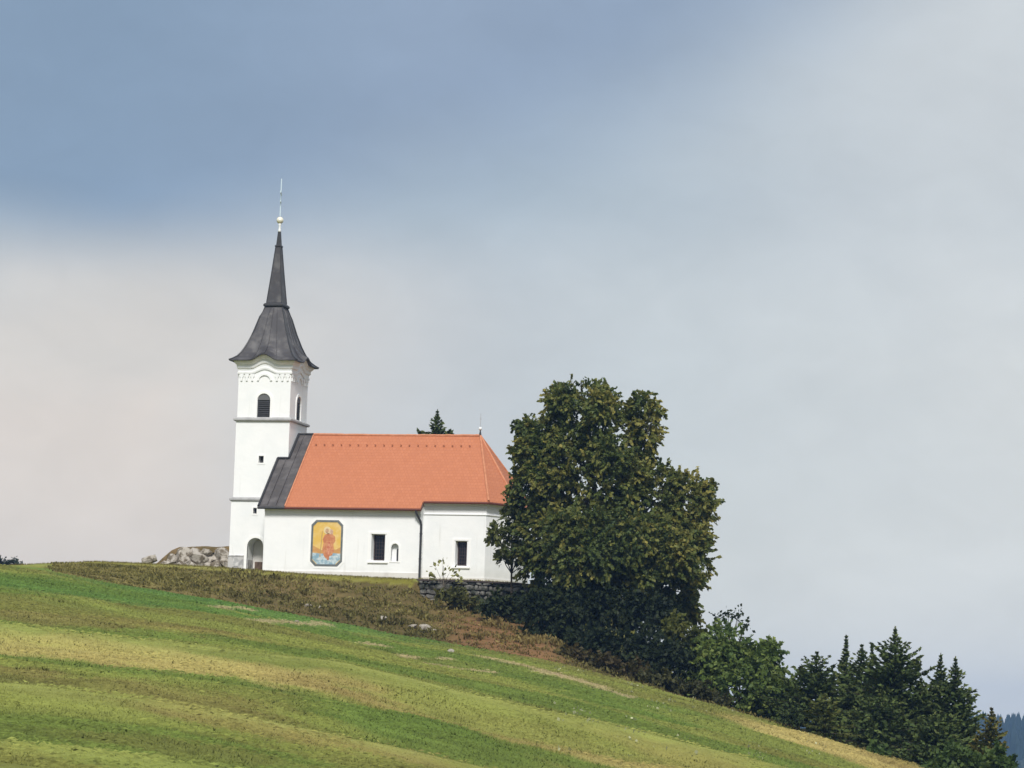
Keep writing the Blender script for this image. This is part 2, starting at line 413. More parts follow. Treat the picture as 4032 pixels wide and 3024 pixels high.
# patches of different grass: (photo point on the ground, half-length along slope, half-depth, colour, strength)
G_GREEN = np.array((.105,.165,.030)); G_VIV = np.array((.072,.185,.040)); G_YEL = np.array((.205,.228,.052))
G_OLV = np.array((.165,.170,.042)); G_BRN = np.array((.225,.168,.060)); G_STR = np.array((.380,.310,.110)); G_DRK = np.array((.110,.140,.030))
PATCH = []
for px, py, a, b, c, k in [
    (520,1318,12,9,G_VIV,.95),(250,1290,16,9,G_VIV,.6),(850,1400,11,7,G_GREEN,.8),(60,1250,14,6,G_GREEN,.7),
    (120,1340,7,6,G_BRN,.85),(380,1362,6,4,G_BRN,.6),(300,1400,12,4,G_DRK,.55),(560,1420,9,4,G_DRK,.35),
    (60,1402,8,4.5,G_STR,.95),(330,1432,8,3,G_STR,.6),(560,1462,7,3,G_STR,.55),(930,1530,6,3,G_STR,.4),(1330,1640,7,4,G_STR,.6),(260,1425,9,3,G_STR,.35),(20,1455,4,3,G_BRN,.9),
    (250,1490,6,6,G_BRN,1.0),(430,1525,5,5,G_BRN,.95),(560,1560,4,4,G_BRN,.9),(720,1590,4,3.5,G_BRN,.85),(700,1475,4,2.6,G_STR,.5),(830,1510,4,3,G_BRN,.8),
    (150,1590,4,4,G_DRK,.6),(420,1630,4,4,G_BRN,.45),(330,1640,3,3,G_GREEN,.6),
    (860,1560,4,5,G_GREEN,1.0),(960,1600,4,6,G_GREEN,1.0),(1020,1640,2.4,5,G_DRK,.4),
    (1250,1625,6,4,G_BRN,.85),(1380,1655,5,4,G_STR,.6),(1500,1650,5,4,G_BRN,.7),(1150,1575,7,4,G_YEL,.9),
    (1500,1560,12,9,G_GREEN,.75),(1300,1500,12,7,G_GREEN,.55),(1650,1600,8,7,G_YEL,.8),
    (1780,1612,5,6,G_STR,.95),(1880,1640,5,6,G_STR,1.0),(1960,1652,4,5,G_BRN,.9),(1700,1580,4,5,G_STR,.5),
]:
    p = on_ground(px, py); PATCH.append((p[0], p[1], a, b, c, k*(.72 if c is G_BRN or c is G_VIV else .9)))
STREAK = []
for px0, py0, px1, py1, wd in [(1045,1421,1187,1454,.9),(1225,1464,1305,1487,.8),(1270,1483,1350,1502,.5),(564,1345,690,1348,.8),(477,1313,532,1317,.8),(760,1390,830,1397,.5),(880,1420,960,1424,.5),(930,1436,1060,1452,.4)]:
    STREAK.append((on_ground(px0, py0)[:2], on_ground(px1, py1)[:2], wd))
def turf_colour(x, y):
    r, f = rf(x, y); t, f, fm, fe = bankpar(x, y)
    n = fbm(x*.09+5, y*.20, 21, 4); n2 = fbm(x*.5, y*1.0, 25, 3); n3 = fbm(x*.04, y*.1, 31, 3)
    c = G_OLV + (G_YEL-G_OLV)*sstep(.42, .62, n)[:, None]
    c = c + (G_GREEN-c)*(.75*sstep(.46, .62, n3))[:, None]
    for X0, Y0, a, b, pc, k in PATCH:
        dr = (x-X0)*L2[0]+(y-Y0)*L2[1]; df = (x-X0)*H2[0]+(y-Y0)*H2[1]+dr*.10
        q = np.sqrt((dr/a)**2+(df/b)**2)+(n-.5)*.9+(n2-.5)*.7
        c = c+(pc-c)*(k*(1-sstep(.55, 1.15, q)))[:, None]
    for p0, p1, wd in STREAK:
        d = p1-p0; L = d@d; s = np.clip(((x-p0[0])*d[0]+(y-p0[1])*d[1])/L, 0, 1)
        q = np.hypot(x-p0[0]-s*d[0], (y-p0[1]-s*d[1])*.45)/wd+(n2-.5)*2.0
        c = c+(np.array((.46,.36,.21))-c)*(.62*(1-sstep(.5, 1.1, q)))[:, None]
    for fl in (70, 96, 124):                                  # mown lips painted pale as if lit, shaded foot of next bank painted dark
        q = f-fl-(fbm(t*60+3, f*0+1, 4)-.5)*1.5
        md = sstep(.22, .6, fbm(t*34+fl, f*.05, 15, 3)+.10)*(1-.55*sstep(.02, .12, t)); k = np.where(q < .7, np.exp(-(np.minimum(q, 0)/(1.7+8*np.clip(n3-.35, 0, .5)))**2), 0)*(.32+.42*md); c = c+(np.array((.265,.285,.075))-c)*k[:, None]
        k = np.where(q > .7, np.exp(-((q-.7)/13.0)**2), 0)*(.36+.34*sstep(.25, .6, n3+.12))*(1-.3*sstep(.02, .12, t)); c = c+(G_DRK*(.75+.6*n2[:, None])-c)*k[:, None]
    bank = (f > fm) & (f < fe) & (t > -.149); sb = (f-fm)/(fe-fm)
    bc = np.array((.095,.075,.028))+(np.array((.15,.11,.045))-np.array((.095,.075,.028)))*sstep(.35, .7, n)[:, None]
    px = 1106+6583*t
    lf_ = 1-sstep(300, 620, px); bc = bc+(np.array((.17,.15,.045))-bc)*(.6*lf_)[:, None]
    red = sstep(930, 1040, px)*(1-sstep(1180, 1300, px))*(1-sstep(.5, .9, sb))
    bc = bc+(np.array((.19,.105,.05))-bc)*(.85*red)[:, None]
    c = np.where(bank[:, None], bc, c)
    wmc = (x > 14.2) & (x < 24) & (f < fe+.3)
    c = np.where(((f >= fe-.8) & ~wmc)[:, None], np.array((.175,.165,.040))[None]+(n2[:, None]-.5)*.06, c)
    return np.clip(c*(.97+.44*n2)[:, None], .004, .8)

def build_ground():
    ang = np.concatenate([np.linspace(-pi, -.5, 24)[:-1], np.linspace(-.5, -.2, 34)[:-1], np.linspace(-.2, .2, 440), np.linspace(.2, .5, 34)[1:], np.linspace(.5, pi, 24)[1:-1]])
    rho = np.concatenate([[1.5, 4, 8, 14, 22, 30, 38, 45, 51, 56, 60], np.arange(62, 240, .42), np.linspace(240, 330, 50)[1:], np.geomspace(340, 9000, 34)])
    A, Rr = np.meshgrid(ang, rho); Xg, Yg = xy(Rr*np.sin(A), Rr*np.cos(A))
    Z = ground(Xg.ravel(), Yg.ravel()); V = np.stack([Xg.ravel(), Yg.ravel(), Z], -1)
    nr, na = A.shape; i = np.arange(nr-1)[:, None]*na; j = np.arange(na)[None]
    jn = (j+1) % na
    Q = np.stack([i+j, i+jn, i+na+jn, i+na+j], -1).reshape(-1, 4)
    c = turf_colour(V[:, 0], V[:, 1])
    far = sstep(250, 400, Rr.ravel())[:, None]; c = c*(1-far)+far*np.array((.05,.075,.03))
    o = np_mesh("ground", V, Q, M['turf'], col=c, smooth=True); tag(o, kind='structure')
    # centre fan
    return o
build_ground()

# ------------------------------------------------------------------ the church
church = empty("church", (0, 0, 0), "small white hilltop church with grey spire, orange tiled roof and mural on its wall", "church")
def part(mb, name, m, par=church, smooth=False): return mb.build(name, M[m] if isinstance(m, str) else m, par, smooth)
def arch(x0, x1, z0, zs, n=10):
    """outline of a round-headed opening: sill z0, springing zs"""
    c = (x0+x1)/2; r = (x1-x0)/2
    return [(x0, z0), (x1, z0)] + [(c+r*cos(pi*k/n), zs+r*sin(pi*k/n)) for k in range(n+1)]
H0, H1, H2_ = 2.2, 2.1, 2.06
ZS1, ZS2 = 4.55, 10.56
tw = MB(); rings = [(-4, H0), (ZS1, H0), (ZS1+.01, H1), (ZS2, H1), (ZS2+.01, H2_), (15.0, H2_)]
for z, h in rings: tw.v += [(-h,-h,z),(h,-h,z),(h,h,z),(-h,h,z)]
tw.f = [(3,2,1,0), tuple(range(20, 24))] + [(i*4+k, i*4+(k+1) % 4, i*4+4+(k+1) % 4, i*4+4+k) for i in range(5) for k in range(4)]
tower = part(tw, "tower_wall", 'white')
def rot(mb, k):
    """turn a south-face mesh to face south/east/north/west"""
    c, s = [(1,0),(0,1),(-1,0),(0,-1)][k]; mb.v = [(c*x-s*y, s*x+c*y, z) for x, y, z in mb.v]; return mb
cuts = []
for k in range(4): cuts.append(rot(MB().prism(arch(-.50, .50, 10.68, 11.98), 'y', -3, -1.62), k))
cuts.append(MB().box((-.20,-3,7.28), (.18,-1.7,7.80)))
cuts.append(MB().box((-.44,-3,3.47), (-.16,-1.8,3.90)))
cuts.append(MB().prism(arch(-.80, .47, -2.5, 1.03, 14), 'y', -3, -.7))
cut(tower, cuts)
for k in range(4):
    bw = part(rot(MB().prism(arch(-.50, .50, 10.681, 11.98), 'y', -1.97, -1.63), k), "bell_window", 'louver')
    part(rot(MB().frame(arch(-.70,.70,10.66,11.98,14), arch(-.52,.52,10.67,11.98,14), 'y', -2.11, -2.0), k), "window_surround", 'trim', bw)
    lv = MB()
    for q in range(9): lv.add([(-.47,-1.975,10.78+q*.14),(.47,-1.975,10.78+q*.14),(.47,-2.035,10.70+q*.14),(-.47,-2.035,10.70+q*.14)], [(0,1,2,3)])
    part(rot(lv, k), "louvers", 'louver', bw)
    part(rot(MB().prism([(-.47,12.0),(.47,12.0)]+[(.47*cos(pi*q/10), 12.0+.45*sin(pi*q/10)) for q in range(1, 10)], 'y', -2.04, -1.975), k), "arch_panel", 'louver2', bw)
for (a, b, c, d, y) in [(-.20,.18,7.28,7.80,H1), (-.44,-.16,3.47,3.90,H0)]:
    sw = part(MB().box((a+.03,-y+.28,c+.03), (b-.03,-y+.33,d-.03)), "slit_window", 'louver')
    part(MB().frame([(a-.11,c-.11),(b+.11,c-.11),(b+.11,d+.11),(a-.11,d+.11)], [(a,c),(b,c),(b,d),(a,d)], 'y', -y-.025, -y+.1), "window_surround", 'trim', sw)
# doorway
dr = part(MB().prism(arch(-.78, .45, -2.4, 1.03, 14), 'y', -.86, -.78), "porch_back_wall", 'plinth')
part(MB().frame(arch(-1.0,.67,-2.4,1.03,14), arch(-.80,.47,-2.3,1.03,14), 'y', -H0-.03, -H0+.1), "door_surround", 'trim', dr)
part(MB().box((-.79,-2.1,-2.4), (-.74,-.86,.05)), "dado_panel", 'marble', dr)
part(MB().box((-.60,-.90,-2.4), (.44,-.862,-.05)), "door", mat("weathered_brown_door", (.16,.11,.08), .8, (4, (.09,.06,.045), .4, .65)), dr)
# marble base
mb = MB().box((-H0-.05,-H0-.05,-3), (-1.03,-H0+.3,.27)); mb.box((-H0-.08,-H0-.08,.27), (-1.03,-H0+.3,.34))
part(mb, "marble_plinth", 'marble')
part(MB().box((-1.86,-H0-.075,-.45), (-1.40,-H0-.03,.10)), "plaque", mat("pale_plaque", (.62,.61,.60), .6, (3, (.4,.4,.4), .45, .6)))
# string courses
for z, h in ((ZS1, H1), (ZS2, H2_)):
    sc = MB(); o1, o2 = h+.22, h+.02
    for zz, hh in ((z-.16, o1-.08), (z-.10, o1), (z+.02, o1), (z+.15, o2), (z-.16, o2)):
        sc.v += [(-hh,-hh,zz),(hh,-hh,zz),(hh,hh,zz),(-hh,hh,zz)]
    sc.f = [(i*4+k, i*4+(k+1) % 4, ((i+1) % 5)*4+(k+1) % 4, ((i+1) % 5)*4+k) for i in range(5) for k in range(4)]
    part(sc, "string_course", 'string')
# curved cornice: every layer rises in a wave over the middle of each face
def hump(u, w_=1.15): return .5*(1+cos(pi*u/w_)) if abs(u) < w_ else 0.0
NS = 24
def wave_loop(half, z, amp):
    out = []
    for k in range(4):
        c, s = [(1,0),(0,1),(-1,0),(0,-1)][k]
        for q in range(NS):
            u = -half+2*half*q/NS; x, y = u, -half
            out.append((c*x-s*y, s*x+c*y, z+amp*hump(u)))
    return out
def wave_shell(loops, closed=True):
    m_ = MB(); n = 4*NS
    for l in loops: m_.v += l
    L = len(loops)
    m_.f = [(i*n+k, i*n+(k+1) % n, ((i+1) % L)*n+(k+1) % n, ((i+1) % L)*n+k) for i in range(L if closed else L-1) for k in range(n)]
    return m_
co = wave_shell([wave_loop(h, z, a) for h, z, a in [(2.02,13.96,.34),(2.13,13.96,.34),(2.15,14.04,.36),(2.15,14.12,.37),(2.10,14.14,.38),(2.12,14.34,.40),
      (2.19,14.38,.40),(2.22,14.46,.42),(2.20,14.50,.42),(2.23,14.66,.44),(2.32,14.74,.46),(2.38,14.84,.46),(2.42,14.93,.46),(2.02,14.93,.46)]])
part(co, "cornice", 'white')
for k in range(4):
    fr = MB()
    ou = [(.60*cos(pi*q/14), 13.46+.56*sin(pi*q/14)) for q in range(15)]; inn = [(.44*cos(pi*q/14), 13.46+.40*sin(pi*q/14)) for q in range(15)]
    fr.frame(ou+inn[::-1][:0], inn, 'y', -2.15, -2.0) if False else None
    for q in range(14):
        a, b, c, d = ou[q], ou[q+1], inn[q+1], inn[q]; fr.prism([a, b, c, d], 'y', -2.15, -2.0)
    for u in (-1.82,-1.40,-.97,.97,1.40,1.82):
        fr.prism([(u-.07,13.44),(u+.07,13.44),(u+.08,13.68),(u+.16,13.80),(u+.16,13.955),(u-.16,13.955),(u-.16,13.80),(u-.08,13.68)], 'y', -2.14, -2.0)
    part(rot(fr, k), "arcade_frieze", 'white')
# spire
loops = [wave_loop(h, z, a) for h, z, a in [(2.45,14.93,.46),(2.66,14.90,.47),(2.68,14.97,.49),(2.45,15.10,.47),(2.2,15.30,.42),(1.98,15.60,.30),(1.80,15.95,.14),(1.60,16.40,.04),(1.28,17.32,0),(.96,18.45,0),(.67,19.24,0)]]
sp = wave_shell(loops, False); part(sp, "spire_roof", 'spire')
def sq_loft(pr):
    m_ = MB()
    for h, z in pr: m_.v += [(-h,-h,z),(h,-h,z),(h,h,z),(-h,h,z)]
    m_.f = [(i*4+k, i*4+(k+1) % 4, i*4+4+(k+1) % 4, i*4+4+k) for i in range(len(pr)-1) for k in range(4)] + [(3,2,1,0), tuple(range(len(pr)*4-4, len(pr)*4))]
    return m_
part(sq_loft([(.66,19.22),(.78,19.30),(.80,19.40),(.76,19.48),(.64,19.56),(.60,19.60)]), "spire_collar", 'dark')
part(sq_loft([(.60,19.58),(.38,21.8),(.19,23.90)]), "spire_needle", 'spire')
part(sq_loft([(.18,23.88),(.25,23.93),(.25,24.01),(.17,24.08),(.095,25.10)]), "spire_tip", 'dark')
for k in range(4):                                           # rolled seams on the hips of the spire
    sx, sy = [(-1,-1),(1,-1),(1,1),(-1,1)][k]
    pr = [(2.68,14.99),(2.45,15.12),(2.2,15.32),(1.98,15.62),(1.80,15.97),(1.60,16.42),(1.28,17.34),(.96,18.46),(.67,19.24)]
    part(MB().tube([(sx*h, sy*h, z) for h, z in pr], .06, 6), "hip_seam", 'dark')
    part(MB().tube([(sx*h, sy*h, z) for h, z in [(.60,19.6),(.38,21.8),(.19,23.9)]], .04, 6), "hip_seam", 'dark')
    ss = MB()
    for u_ in (-.36, .02, .40): ss.tube([(u_*h, -h-.01, z+(hump(u_*h)*a_)) for h, z, a_ in [(2.66,14.97,.48),(2.45,15.12,.47),(2.2,15.32,.42),(1.98,15.62,.30),(1.80,15.97,.14),(1.60,16.42,.04),(1.28,17.33,0),(.96,18.46,0),(.67,19.24,0)]], .028, 5)
    part(rot(ss, k), "sheet_seams", 'spire')
nk = part(MB().lathe([(.13,25.08),(.11,25.2),(.08,25.4),(.10,25.62),(.13,25.72)], n=14), "finial_neck", 'zinc', smooth=True)
part(MB().lathe([(.02,25.70)]+[(.27*sin(pi*q/12), 25.98-.27*cos(pi*q/12)) for q in range(1, 12)]+[(.02,26.25)], n=20), "finial_ball", 'gold', nk, True)
cr = MB().box((-.028,-.075,26.28), (.028,.075,29.18)); cr.box((-.026,-.62,28.0), (.026,-.0755,28.16)); cr.box((-.026,.0755,28.0), (.026,.62,28.16)); cr.box((-.026,-.36,27.35), (.026,-.0755,27.46)); cr.box((-.026,.0755,27.35), (.026,.36,27.46))
cz = part(cr, "cross", 'cross', nk)
# rotate the cross so that its arms lie along the line of sight (in the photo it is seen edge-on)
for v in cz.data.vertices:
    a = rad(14); x, y = v.co.x, v.co.y; v.co.x = x*cos(a)+y*sin(-a)*1.0; v.co.y = x*sin(a)+y*cos(a)

# ---- nave and sanctuary bodies
MSL = .948; ZR = 9.61
zroof = lambda y: ZR-MSL*abs(y)
XW, XJ, XE, XR = 1.70, 13.58, 18.28, 16.29               # west wall, joint, sanctuary corner, ridge end
YN, YS_ = 5.80, 5.18
nave = part(MB().prism([(-YN,-4),(YN,-4),(YN,zroof(YN)-.22),(0,ZR-.24),(-YN,zroof(YN)-.22)], 'x', XW, XJ), "nave_wall", 'white')
APO = [(XE,-YS_),(19.58,-2.75),(19.58,2.75),(XE,YS_)]     # apse corners
sanct = part(MB().prism([(XJ-.3,-YS_)]+APO+[(XJ-.3,YS_)], 'z', -4, 4.36), "sanctuary_wall", 'white')
W1, W2 = (9.83,11.05,-.10,1.86), (15.98,17.04,-.34,1.50)
def splay(x0, x1, z0, z1, y0, d, k=.10):
    return MB().add([(x0,y0-.5,z0),(x1,y0-.5,z0),(x1,y0-.5,z1),(x0,y0-.5,z1),(x0+k*1.6,y0+d,z0+k*.6),(x1-k*2.6,y0+d,z0+k*.6),(x1-k*2.6,y0+d,z1-k*.6),(x0+k*1.6,y0+d,z1-k*.6)],
        [(0,1,2,3),(7,6,5,4),(0,4,5,1),(1,5,6,2),(2,6,7,3),(3,7,4,0)])
cut(nave, [splay(*W1, -YN, .62), MB().prism(arch(11.42,11.98,-.11,.90), 'y', -6.4, -YN+.32)])
cut(sanct, [splay(*W2, -YS_, .62)])
def window(wd, y):
    x0, x1, z0, z1 = wd
    g = part(MB().box((x0+.17,y+.52,z0+.08), (x1-.26,y+.58,z1-.08)), "window", 'glass')
    part(MB().frame([(x0-.17,z0-.16),(x1+.17,z0-.16),(x1+.17,z1+.16),(x0-.17,z1+.16)], [(x0,z0),(x1,z0),(x1,z1),(x0,z1)], 'y', y-.035, y+.05), "window_surround", 'trim', g)
    part(MB().box((x0-.14,y-.11,z0-.155), (x1+.14,y-.036,z0-.05)), "window_sill", 'trim', g)
    a, b, c, d = x0+.155, x1-.235, z0+.07, z1-.07
    part(MB().frame([(a,c),(b,c),(b,d),(a,d)], [(a+.07,c+.07),(b-.07,c+.07),(b-.07,d-.07),(a+.07,d-.07)], 'y', y+.44, y+.51), "window_frame", 'brown', g)
    gr = MB()
    for q in range(1, 4): gr.tube([(a+(b-a)*q/4, y+.40, c), (a+(b-a)*q/4, y+.40, d)], .014, 5)
    for q in range(1, 7): gr.tube([(a, y+.40, c+(d-c)*q/7), (b, y+.40, c+(d-c)*q/7)], .012, 5)
    part(gr, "window_grille", 'brown', g)
window(W1, -YN); window(W2, -YS_)
ni = part(MB().prism(arch(11.76,11.93,-.06,.73), 'y', -YN+.27, -YN+.318), "slit_niche", 'louver')
part(MB().frame(arch(11.30,12.10,-.20,.90), arch(11.42,11.98,-.11,.90), 'y', -YN-.03, -YN+.05), "niche_surround", 'trim', ni)
# plinths
part(MB().box((XW-.02,-YN-.07,-3), (XJ+.05,-YN+.2,-.93)), "nave_plinth", 'plinth')
pl = MB(); off = .07
po = [(XJ+.06,-YS_-off),(XE+.03,-YS_-off),(19.58+off,-2.75-.03),(19.58+off,2.75+.03),(XE+.03,YS_+off),(XJ+.06,YS_+off)]
part(pl.prism(po, 'z', -3, -1.17), "sanctuary_plinth", 'plinth')
# coved eaves of nave and sanctuary
def cove(y, x0, x1, ztop):
    return [(x0,y,ztop-.46),(x0,y-.07,ztop-.46),(x0,y-.07,ztop-.38),(x0,y-.11,ztop-.24),(x0,y-.20,ztop-.10),(x0,y-.32,ztop-.02),(x0,y,ztop-.02)]
cv = MB(); a = cove(-YN, XW, XJ, 3.80); n = len(a)
cv.add(a+[(XJ+.04, p[1], p[2]) for p in a], [(i, (i+1) % n, n+(i+1) % n, n+i) for i in range(n)]+[tuple(range(n)), tuple(range(n, 2*n))]); part(cv, "nave_cornice", 'white')
def offset_path(d):
    """apse outline pushed outwards by d"""
    pts = [(XJ+.04,-YS_)]+APO+[(XJ+.04,YS_)]; out = []
    for i, p in enumerate(pts):
        ns = []
        for a_, b_ in ((i-1, i), (i, i+1)):
            if 0 <= a_ and b_ < len(pts):
                dx, dy = pts[b_][0]-pts[a_][0], pts[b_][1]-pts[a_][1]; l = sqrt(dx*dx+dy*dy); ns.append((dy/l, -dx/l))
        if len(ns) == 1: nx, ny = ns[0]
        else:
            nx, ny = ns[0][0]+ns[1][0], ns[0][1]+ns[1][1]; l2 = nx*nx+ny*ny; nx, ny = 2*nx/l2, 2*ny/l2
        out.append((p[0]+nx*d, p[1]+ny*d))
    return out
cv = MB(); prof = [(0,-.52),(.06,-.52),(.06,-.44),(.03,-.42),(.10,-.24),(.20,-.10),(.33,-.02),(0,-.02)]; zt = 4.36; np_ = 6
for d, dz in prof: cv.v += [(x, y, zt+dz) for x, y in offset_path(d)]
L = len(prof); cv.f = [(i*np_+k, i*np_+k+1, ((i+1) % L)*np_+k+1, ((i+1) % L)*np_+k) for i in range(L) for k in range(np_-1)]
part(cv, "sanctuary_cornice", 'white')
cm = MB()
for d, dz in [(-.01,-1.02),(.05,-1.02),(.07,-.97),(.05,-.92),(-.01,-.92)]: cm.v += [(x, y, zt+dz) for x, y in offset_path(d)]
cm.f = [(i*np_+k, i*np_+k+1, ((i+1) % 5)*np_+k+1, ((i+1) % 5)*np_+k) for i in range(5) for k in range(np_-1)]
part(cm, "sanctuary_moulding", 'white')

# ---- roof
OV = .40
YE1, YE2 = YN+OV, YS_+OV
def slope_slab(corners, th=.13):
    """solid slab: corners (top surface), thickness straight down"""
    n = len(corners)
    return MB().add(list(corners)+[(x, y, z-th) for x, y, z in corners], [tuple(range(n)), tuple(range(n, 2*n))[::-1]]+[(i, n+i, n+(i+1) % n, (i+1) % n) for i in range(n)])
XM = 3.35; XV = 1.31
P_ = lambda x, y: (x, y, zroof(y))
AE = offset_path(OV)                                       # eave outline of apse
ez = zroof(YE2)
sidec = AE[1]; c2 = AE[2]; c3 = AE[3]; c4 = AE[4]
roof_parts = []
roof = part(slope_slab([P_(XM,-YE1), P_(XJ+.05,-YE1), P_(XJ+.05,-YE2), P_(sidec[0],-YE2), (XR,0,ZR), (XM,0,ZR)]), "tiled_roof", 'tiles')
rn = part(slope_slab([(XM,.001,ZR),(XR,.001,ZR),P_(sidec[0],YE2),P_(XJ+.05,YE2),P_(XJ+.05,YE1),P_(XM,YE1)]), "tiled_roof", 'tiles')
hp = MB()
for a_, b_ in ((sidec, c2), (c2, c3), (c3, c4)):
    za = ez; hp2 = slope_slab([(XR+.002,0,ZR-.002), (a_[0],a_[1],za), (b_[0],b_[1],za)]); hp.add(hp2.v, hp2.f)
part(hp, "hipped_apse_roof", 'tiles')
for (a_) in (sidec, c2, c3, c4):
    part(MB().tube([(XR,0,ZR+.03),(a_[0],a_[1],ez+.05)], .085, 8), "hip_ridge", 'ridge')
rg = MB()
for q in range(34):
    x0 = XM+(XR-XM)*q/34; x1 = XM+(XR-XM)*(q+1)/34; sag = -.03*sin(pi*(q+.5)/34)+random.uniform(-.008,.008)
    rg.tube([(x0,0,ZR+.035+sag),(x1+.04,0,ZR+.05+sag)], [.10,.085], 8)
part(rg, "ridge_tiles", 'ridge')
# dark sheet-metal roof at the west end, stepped round the tower
mt1 = slope_slab([P_(XV,-YE1), P_(XM-.004,-YE1), (XM-.004,-.001,ZR), (H1+.003,-.001,ZR), P_(H1+.003,-H1-.002), P_(XV,-H1-.002)])
metal = part(mt1, "metal_roof", 'metal')
part(slope_slab([P_(XV,YE1), P_(XV,H1+.002), P_(H1+.003,H1+.002), (H1+.003,.001,ZR), (XM-.004,.001,ZR), P_(XM-.004,YE1)]), "metal_roof", 'metal')
sm = MB()
for x in (1.95, 2.62, 3.26):
    y1 = -.05 if x > H1 else -H1-.02
    sm.add([(x-.03,-YE1+.05,zroof(YE1-.05)),(x+.03,-YE1+.05,zroof(YE1-.05)),(x+.03,y1,zroof(y1)),(x-.03,y1,zroof(y1)),
            (x-.02,-YE1+.05,zroof(YE1-.05)+.09),(x+.02,-YE1+.05,zroof(YE1-.05)+.09),(x+.02,y1,zroof(y1)+.09),(x-.02,y1,zroof(y1)+.09)],
           [(0,3,2,1),(4,5,6,7),(0,1,5,4),(1,2,6,5),(2,3,7,6),(3,0,4,7)])
part(sm, "standing_seams", 'metal', metal)
vg = MB().tube([(XV+.0,-YE1,zroof(YE1)+.02),(XV,-H1-.06,zroof(H1)+.02)], .10, 6)
vg.tube([(XV,-H1-.06,zroof(H1)+.03),(H1+.06,-H1-.06,zroof(H1)+.03)], .10, 6); vg.tube([(H1+.07,-H1-.06,zroof(H1)+.03),(H1+.07,0,ZR+.05)], .10, 6)
part(vg, "verge_flashing", 'dark', metal)
part(MB().tube([(H1+.06,0,ZR+.05),(XM,0,ZR+.06)], .085, 8), "metal_ridge", 'dark', metal)
part(MB().add([(XM-.05,-YE1,zroof(YE1)+.03),(XM+.05,-YE1,zroof(YE1)+.03),(XM+.05,-.06,zroof(.06)+.03),(XM-.05,-.06,zroof(.06)+.03),
               (XM-.05,-YE1,zroof(YE1)+.07),(XM+.05,-YE1,zroof(YE1)+.07),(XM+.05,-.06,zroof(.06)+.07),(XM-.05,-.06,zroof(.06)+.07)],
              [(0,3,2,1),(4,5,6,7),(0,1,5,4),(1,2,6,5),(2,3,7,6),(3,0,4,7)]), "verge_tiles", 'ridge')
# snow guards: a row of small hooks below the ridge
hk = None
for q in range(20):
    x = 3.9+q*.66
    if x > 16.3: break
    if hk is None:
        m_ = MB().box((-.03,-.09,-.03), (.03,.03,.06)); m_.box((-.09,-.10,.0605), (.02,-.03,.10)); hk = m_.build("snow_hook", M['hook'], roof)
    else:
        o = hk.copy(); COL.objects.link(o); hk2 = o
    (hk if q == 0 else o).location = (x, -.95, zroof(.95)+.02)
# eave courses and gutters
def eave_board(pts, name, m, dz, r):
    return part(MB().tube([(x, y, z+dz) for x, y, z in pts], r, 8), name, m)
zg1, zg2 = zroof(YE1), zroof(YE2)
eave_board([(XM,-YE1-.04,zg1),(XJ+.12,-YE1-.04,zg1),(XJ+.16,-YE2-.06,zg2),(AE[1][0],AE[1][1]-.04,zg2),(c2[0]+.03,c2[1],zg2),(c3[0]+.03,c3[1],zg2),(c4[0],c4[1]+.04,zg2)], "gutter", 'gutter', -.12, .085)
eave_board([(XV-.04,-YE1-.04,zg1),(XM,-YE1-.04,zg1)], "gutter", 'dark', -.12, .09)
eave_board([(XV,YE1+.04,zg1),(XJ+.12,YE1+.04,zg1)], "gutter", 'gutter', -.12, .085)
part(MB().tube([(XJ-.28,-YE1-.04,zg1-.16),(XJ-.26,-YE1-.02,zg1-.34),(XJ+.02,-YN-.16,zg1-.95),(XJ+.06,-YN-.12,zg1-1.15),(XJ+.06,-YN-.12,-1.75)], .085, 10), "downpipe", 'dark')
for z in (1.9, .1):
    part(MB().tube([(XJ+.06,-YN-.12,z-.04),(XJ+.06,-YN-.12,z+.04)], .11, 10), "pipe_bracket", 'dark')
# ridge finial with ball, small lightning rods
fn = part(MB().lathe([(.10,9.58),(.09,9.75),(.05,9.95),(.05,10.05)], (XR-.02,0), 10), "ridge_finial", 'dark')
part(MB().lathe([(.02,10.03)]+[(.13*sin(pi*q/8), 10.16-.13*cos(pi*q/8)) for q in range(1, 8)]+[(.02,10.29)], (XR-.02,0), 14), "finial_ball", 'zinc', fn, True)
rd = MB().tube([(XR-.02,0,10.27),(XR-.02,0,11.3)], .018, 5); rd.box((XR-.10,-.01,10.86), (XR+.06,.01,10.90)); part(rd, "finial_rod", 'string', fn)
# mural: octagonal frame, saint in a red robe wading through water
def octa(x0, x1, z0, z1, c): return [(x0+c,z0),(x1-c,z0),(x1,z0+c),(x1,z1-c),(x1-c,z1),(x0+c,z1),(x0,z1-c),(x0,z0+c)]
PX0, PX1, PZ0, PZ1 = 5.32, 7.74, -.56, 2.81
def paint(name, col, col2, sc=2.0):
    fd = lambda c: tuple(v*.90+.10*h_ for v, h_ in zip(c, (.62,.52,.38)))                 # sun-bleached fresco
    col, col2 = fd(col), fd(col2); return mat(name, col, .85, (sc, col2, .38, .64), spec=.1)
mural = part(MB().prism(octa(PX0+.1,PX1-.1,PZ0+.1,PZ1-.1,.34), 'y', -YN-.012, -YN+.05), "mural", paint("mural_yellow_ground", (.72,.46,.08), (.78,.56,.22), 1.3))
part(MB().frame(octa(PX0-.16,PX1+.16,PZ0-.16,PZ1+.16,.46), octa(PX0,PX1,PZ0,PZ1,.36), 'y', -YN-.02, -YN+.05), "mural_surround", 'trim', mural)
part(MB().frame(octa(PX0,PX1,PZ0,PZ1,.36), octa(PX0+.15,PX1-.15,PZ0+.15,PZ1-.15,.31), 'y', -YN-.035, -YN+.05), "mural_frame", mat("grey_blue_border", (.13,.15,.155), .8, (3, (.19,.20,.19), .4, .6)), mural)
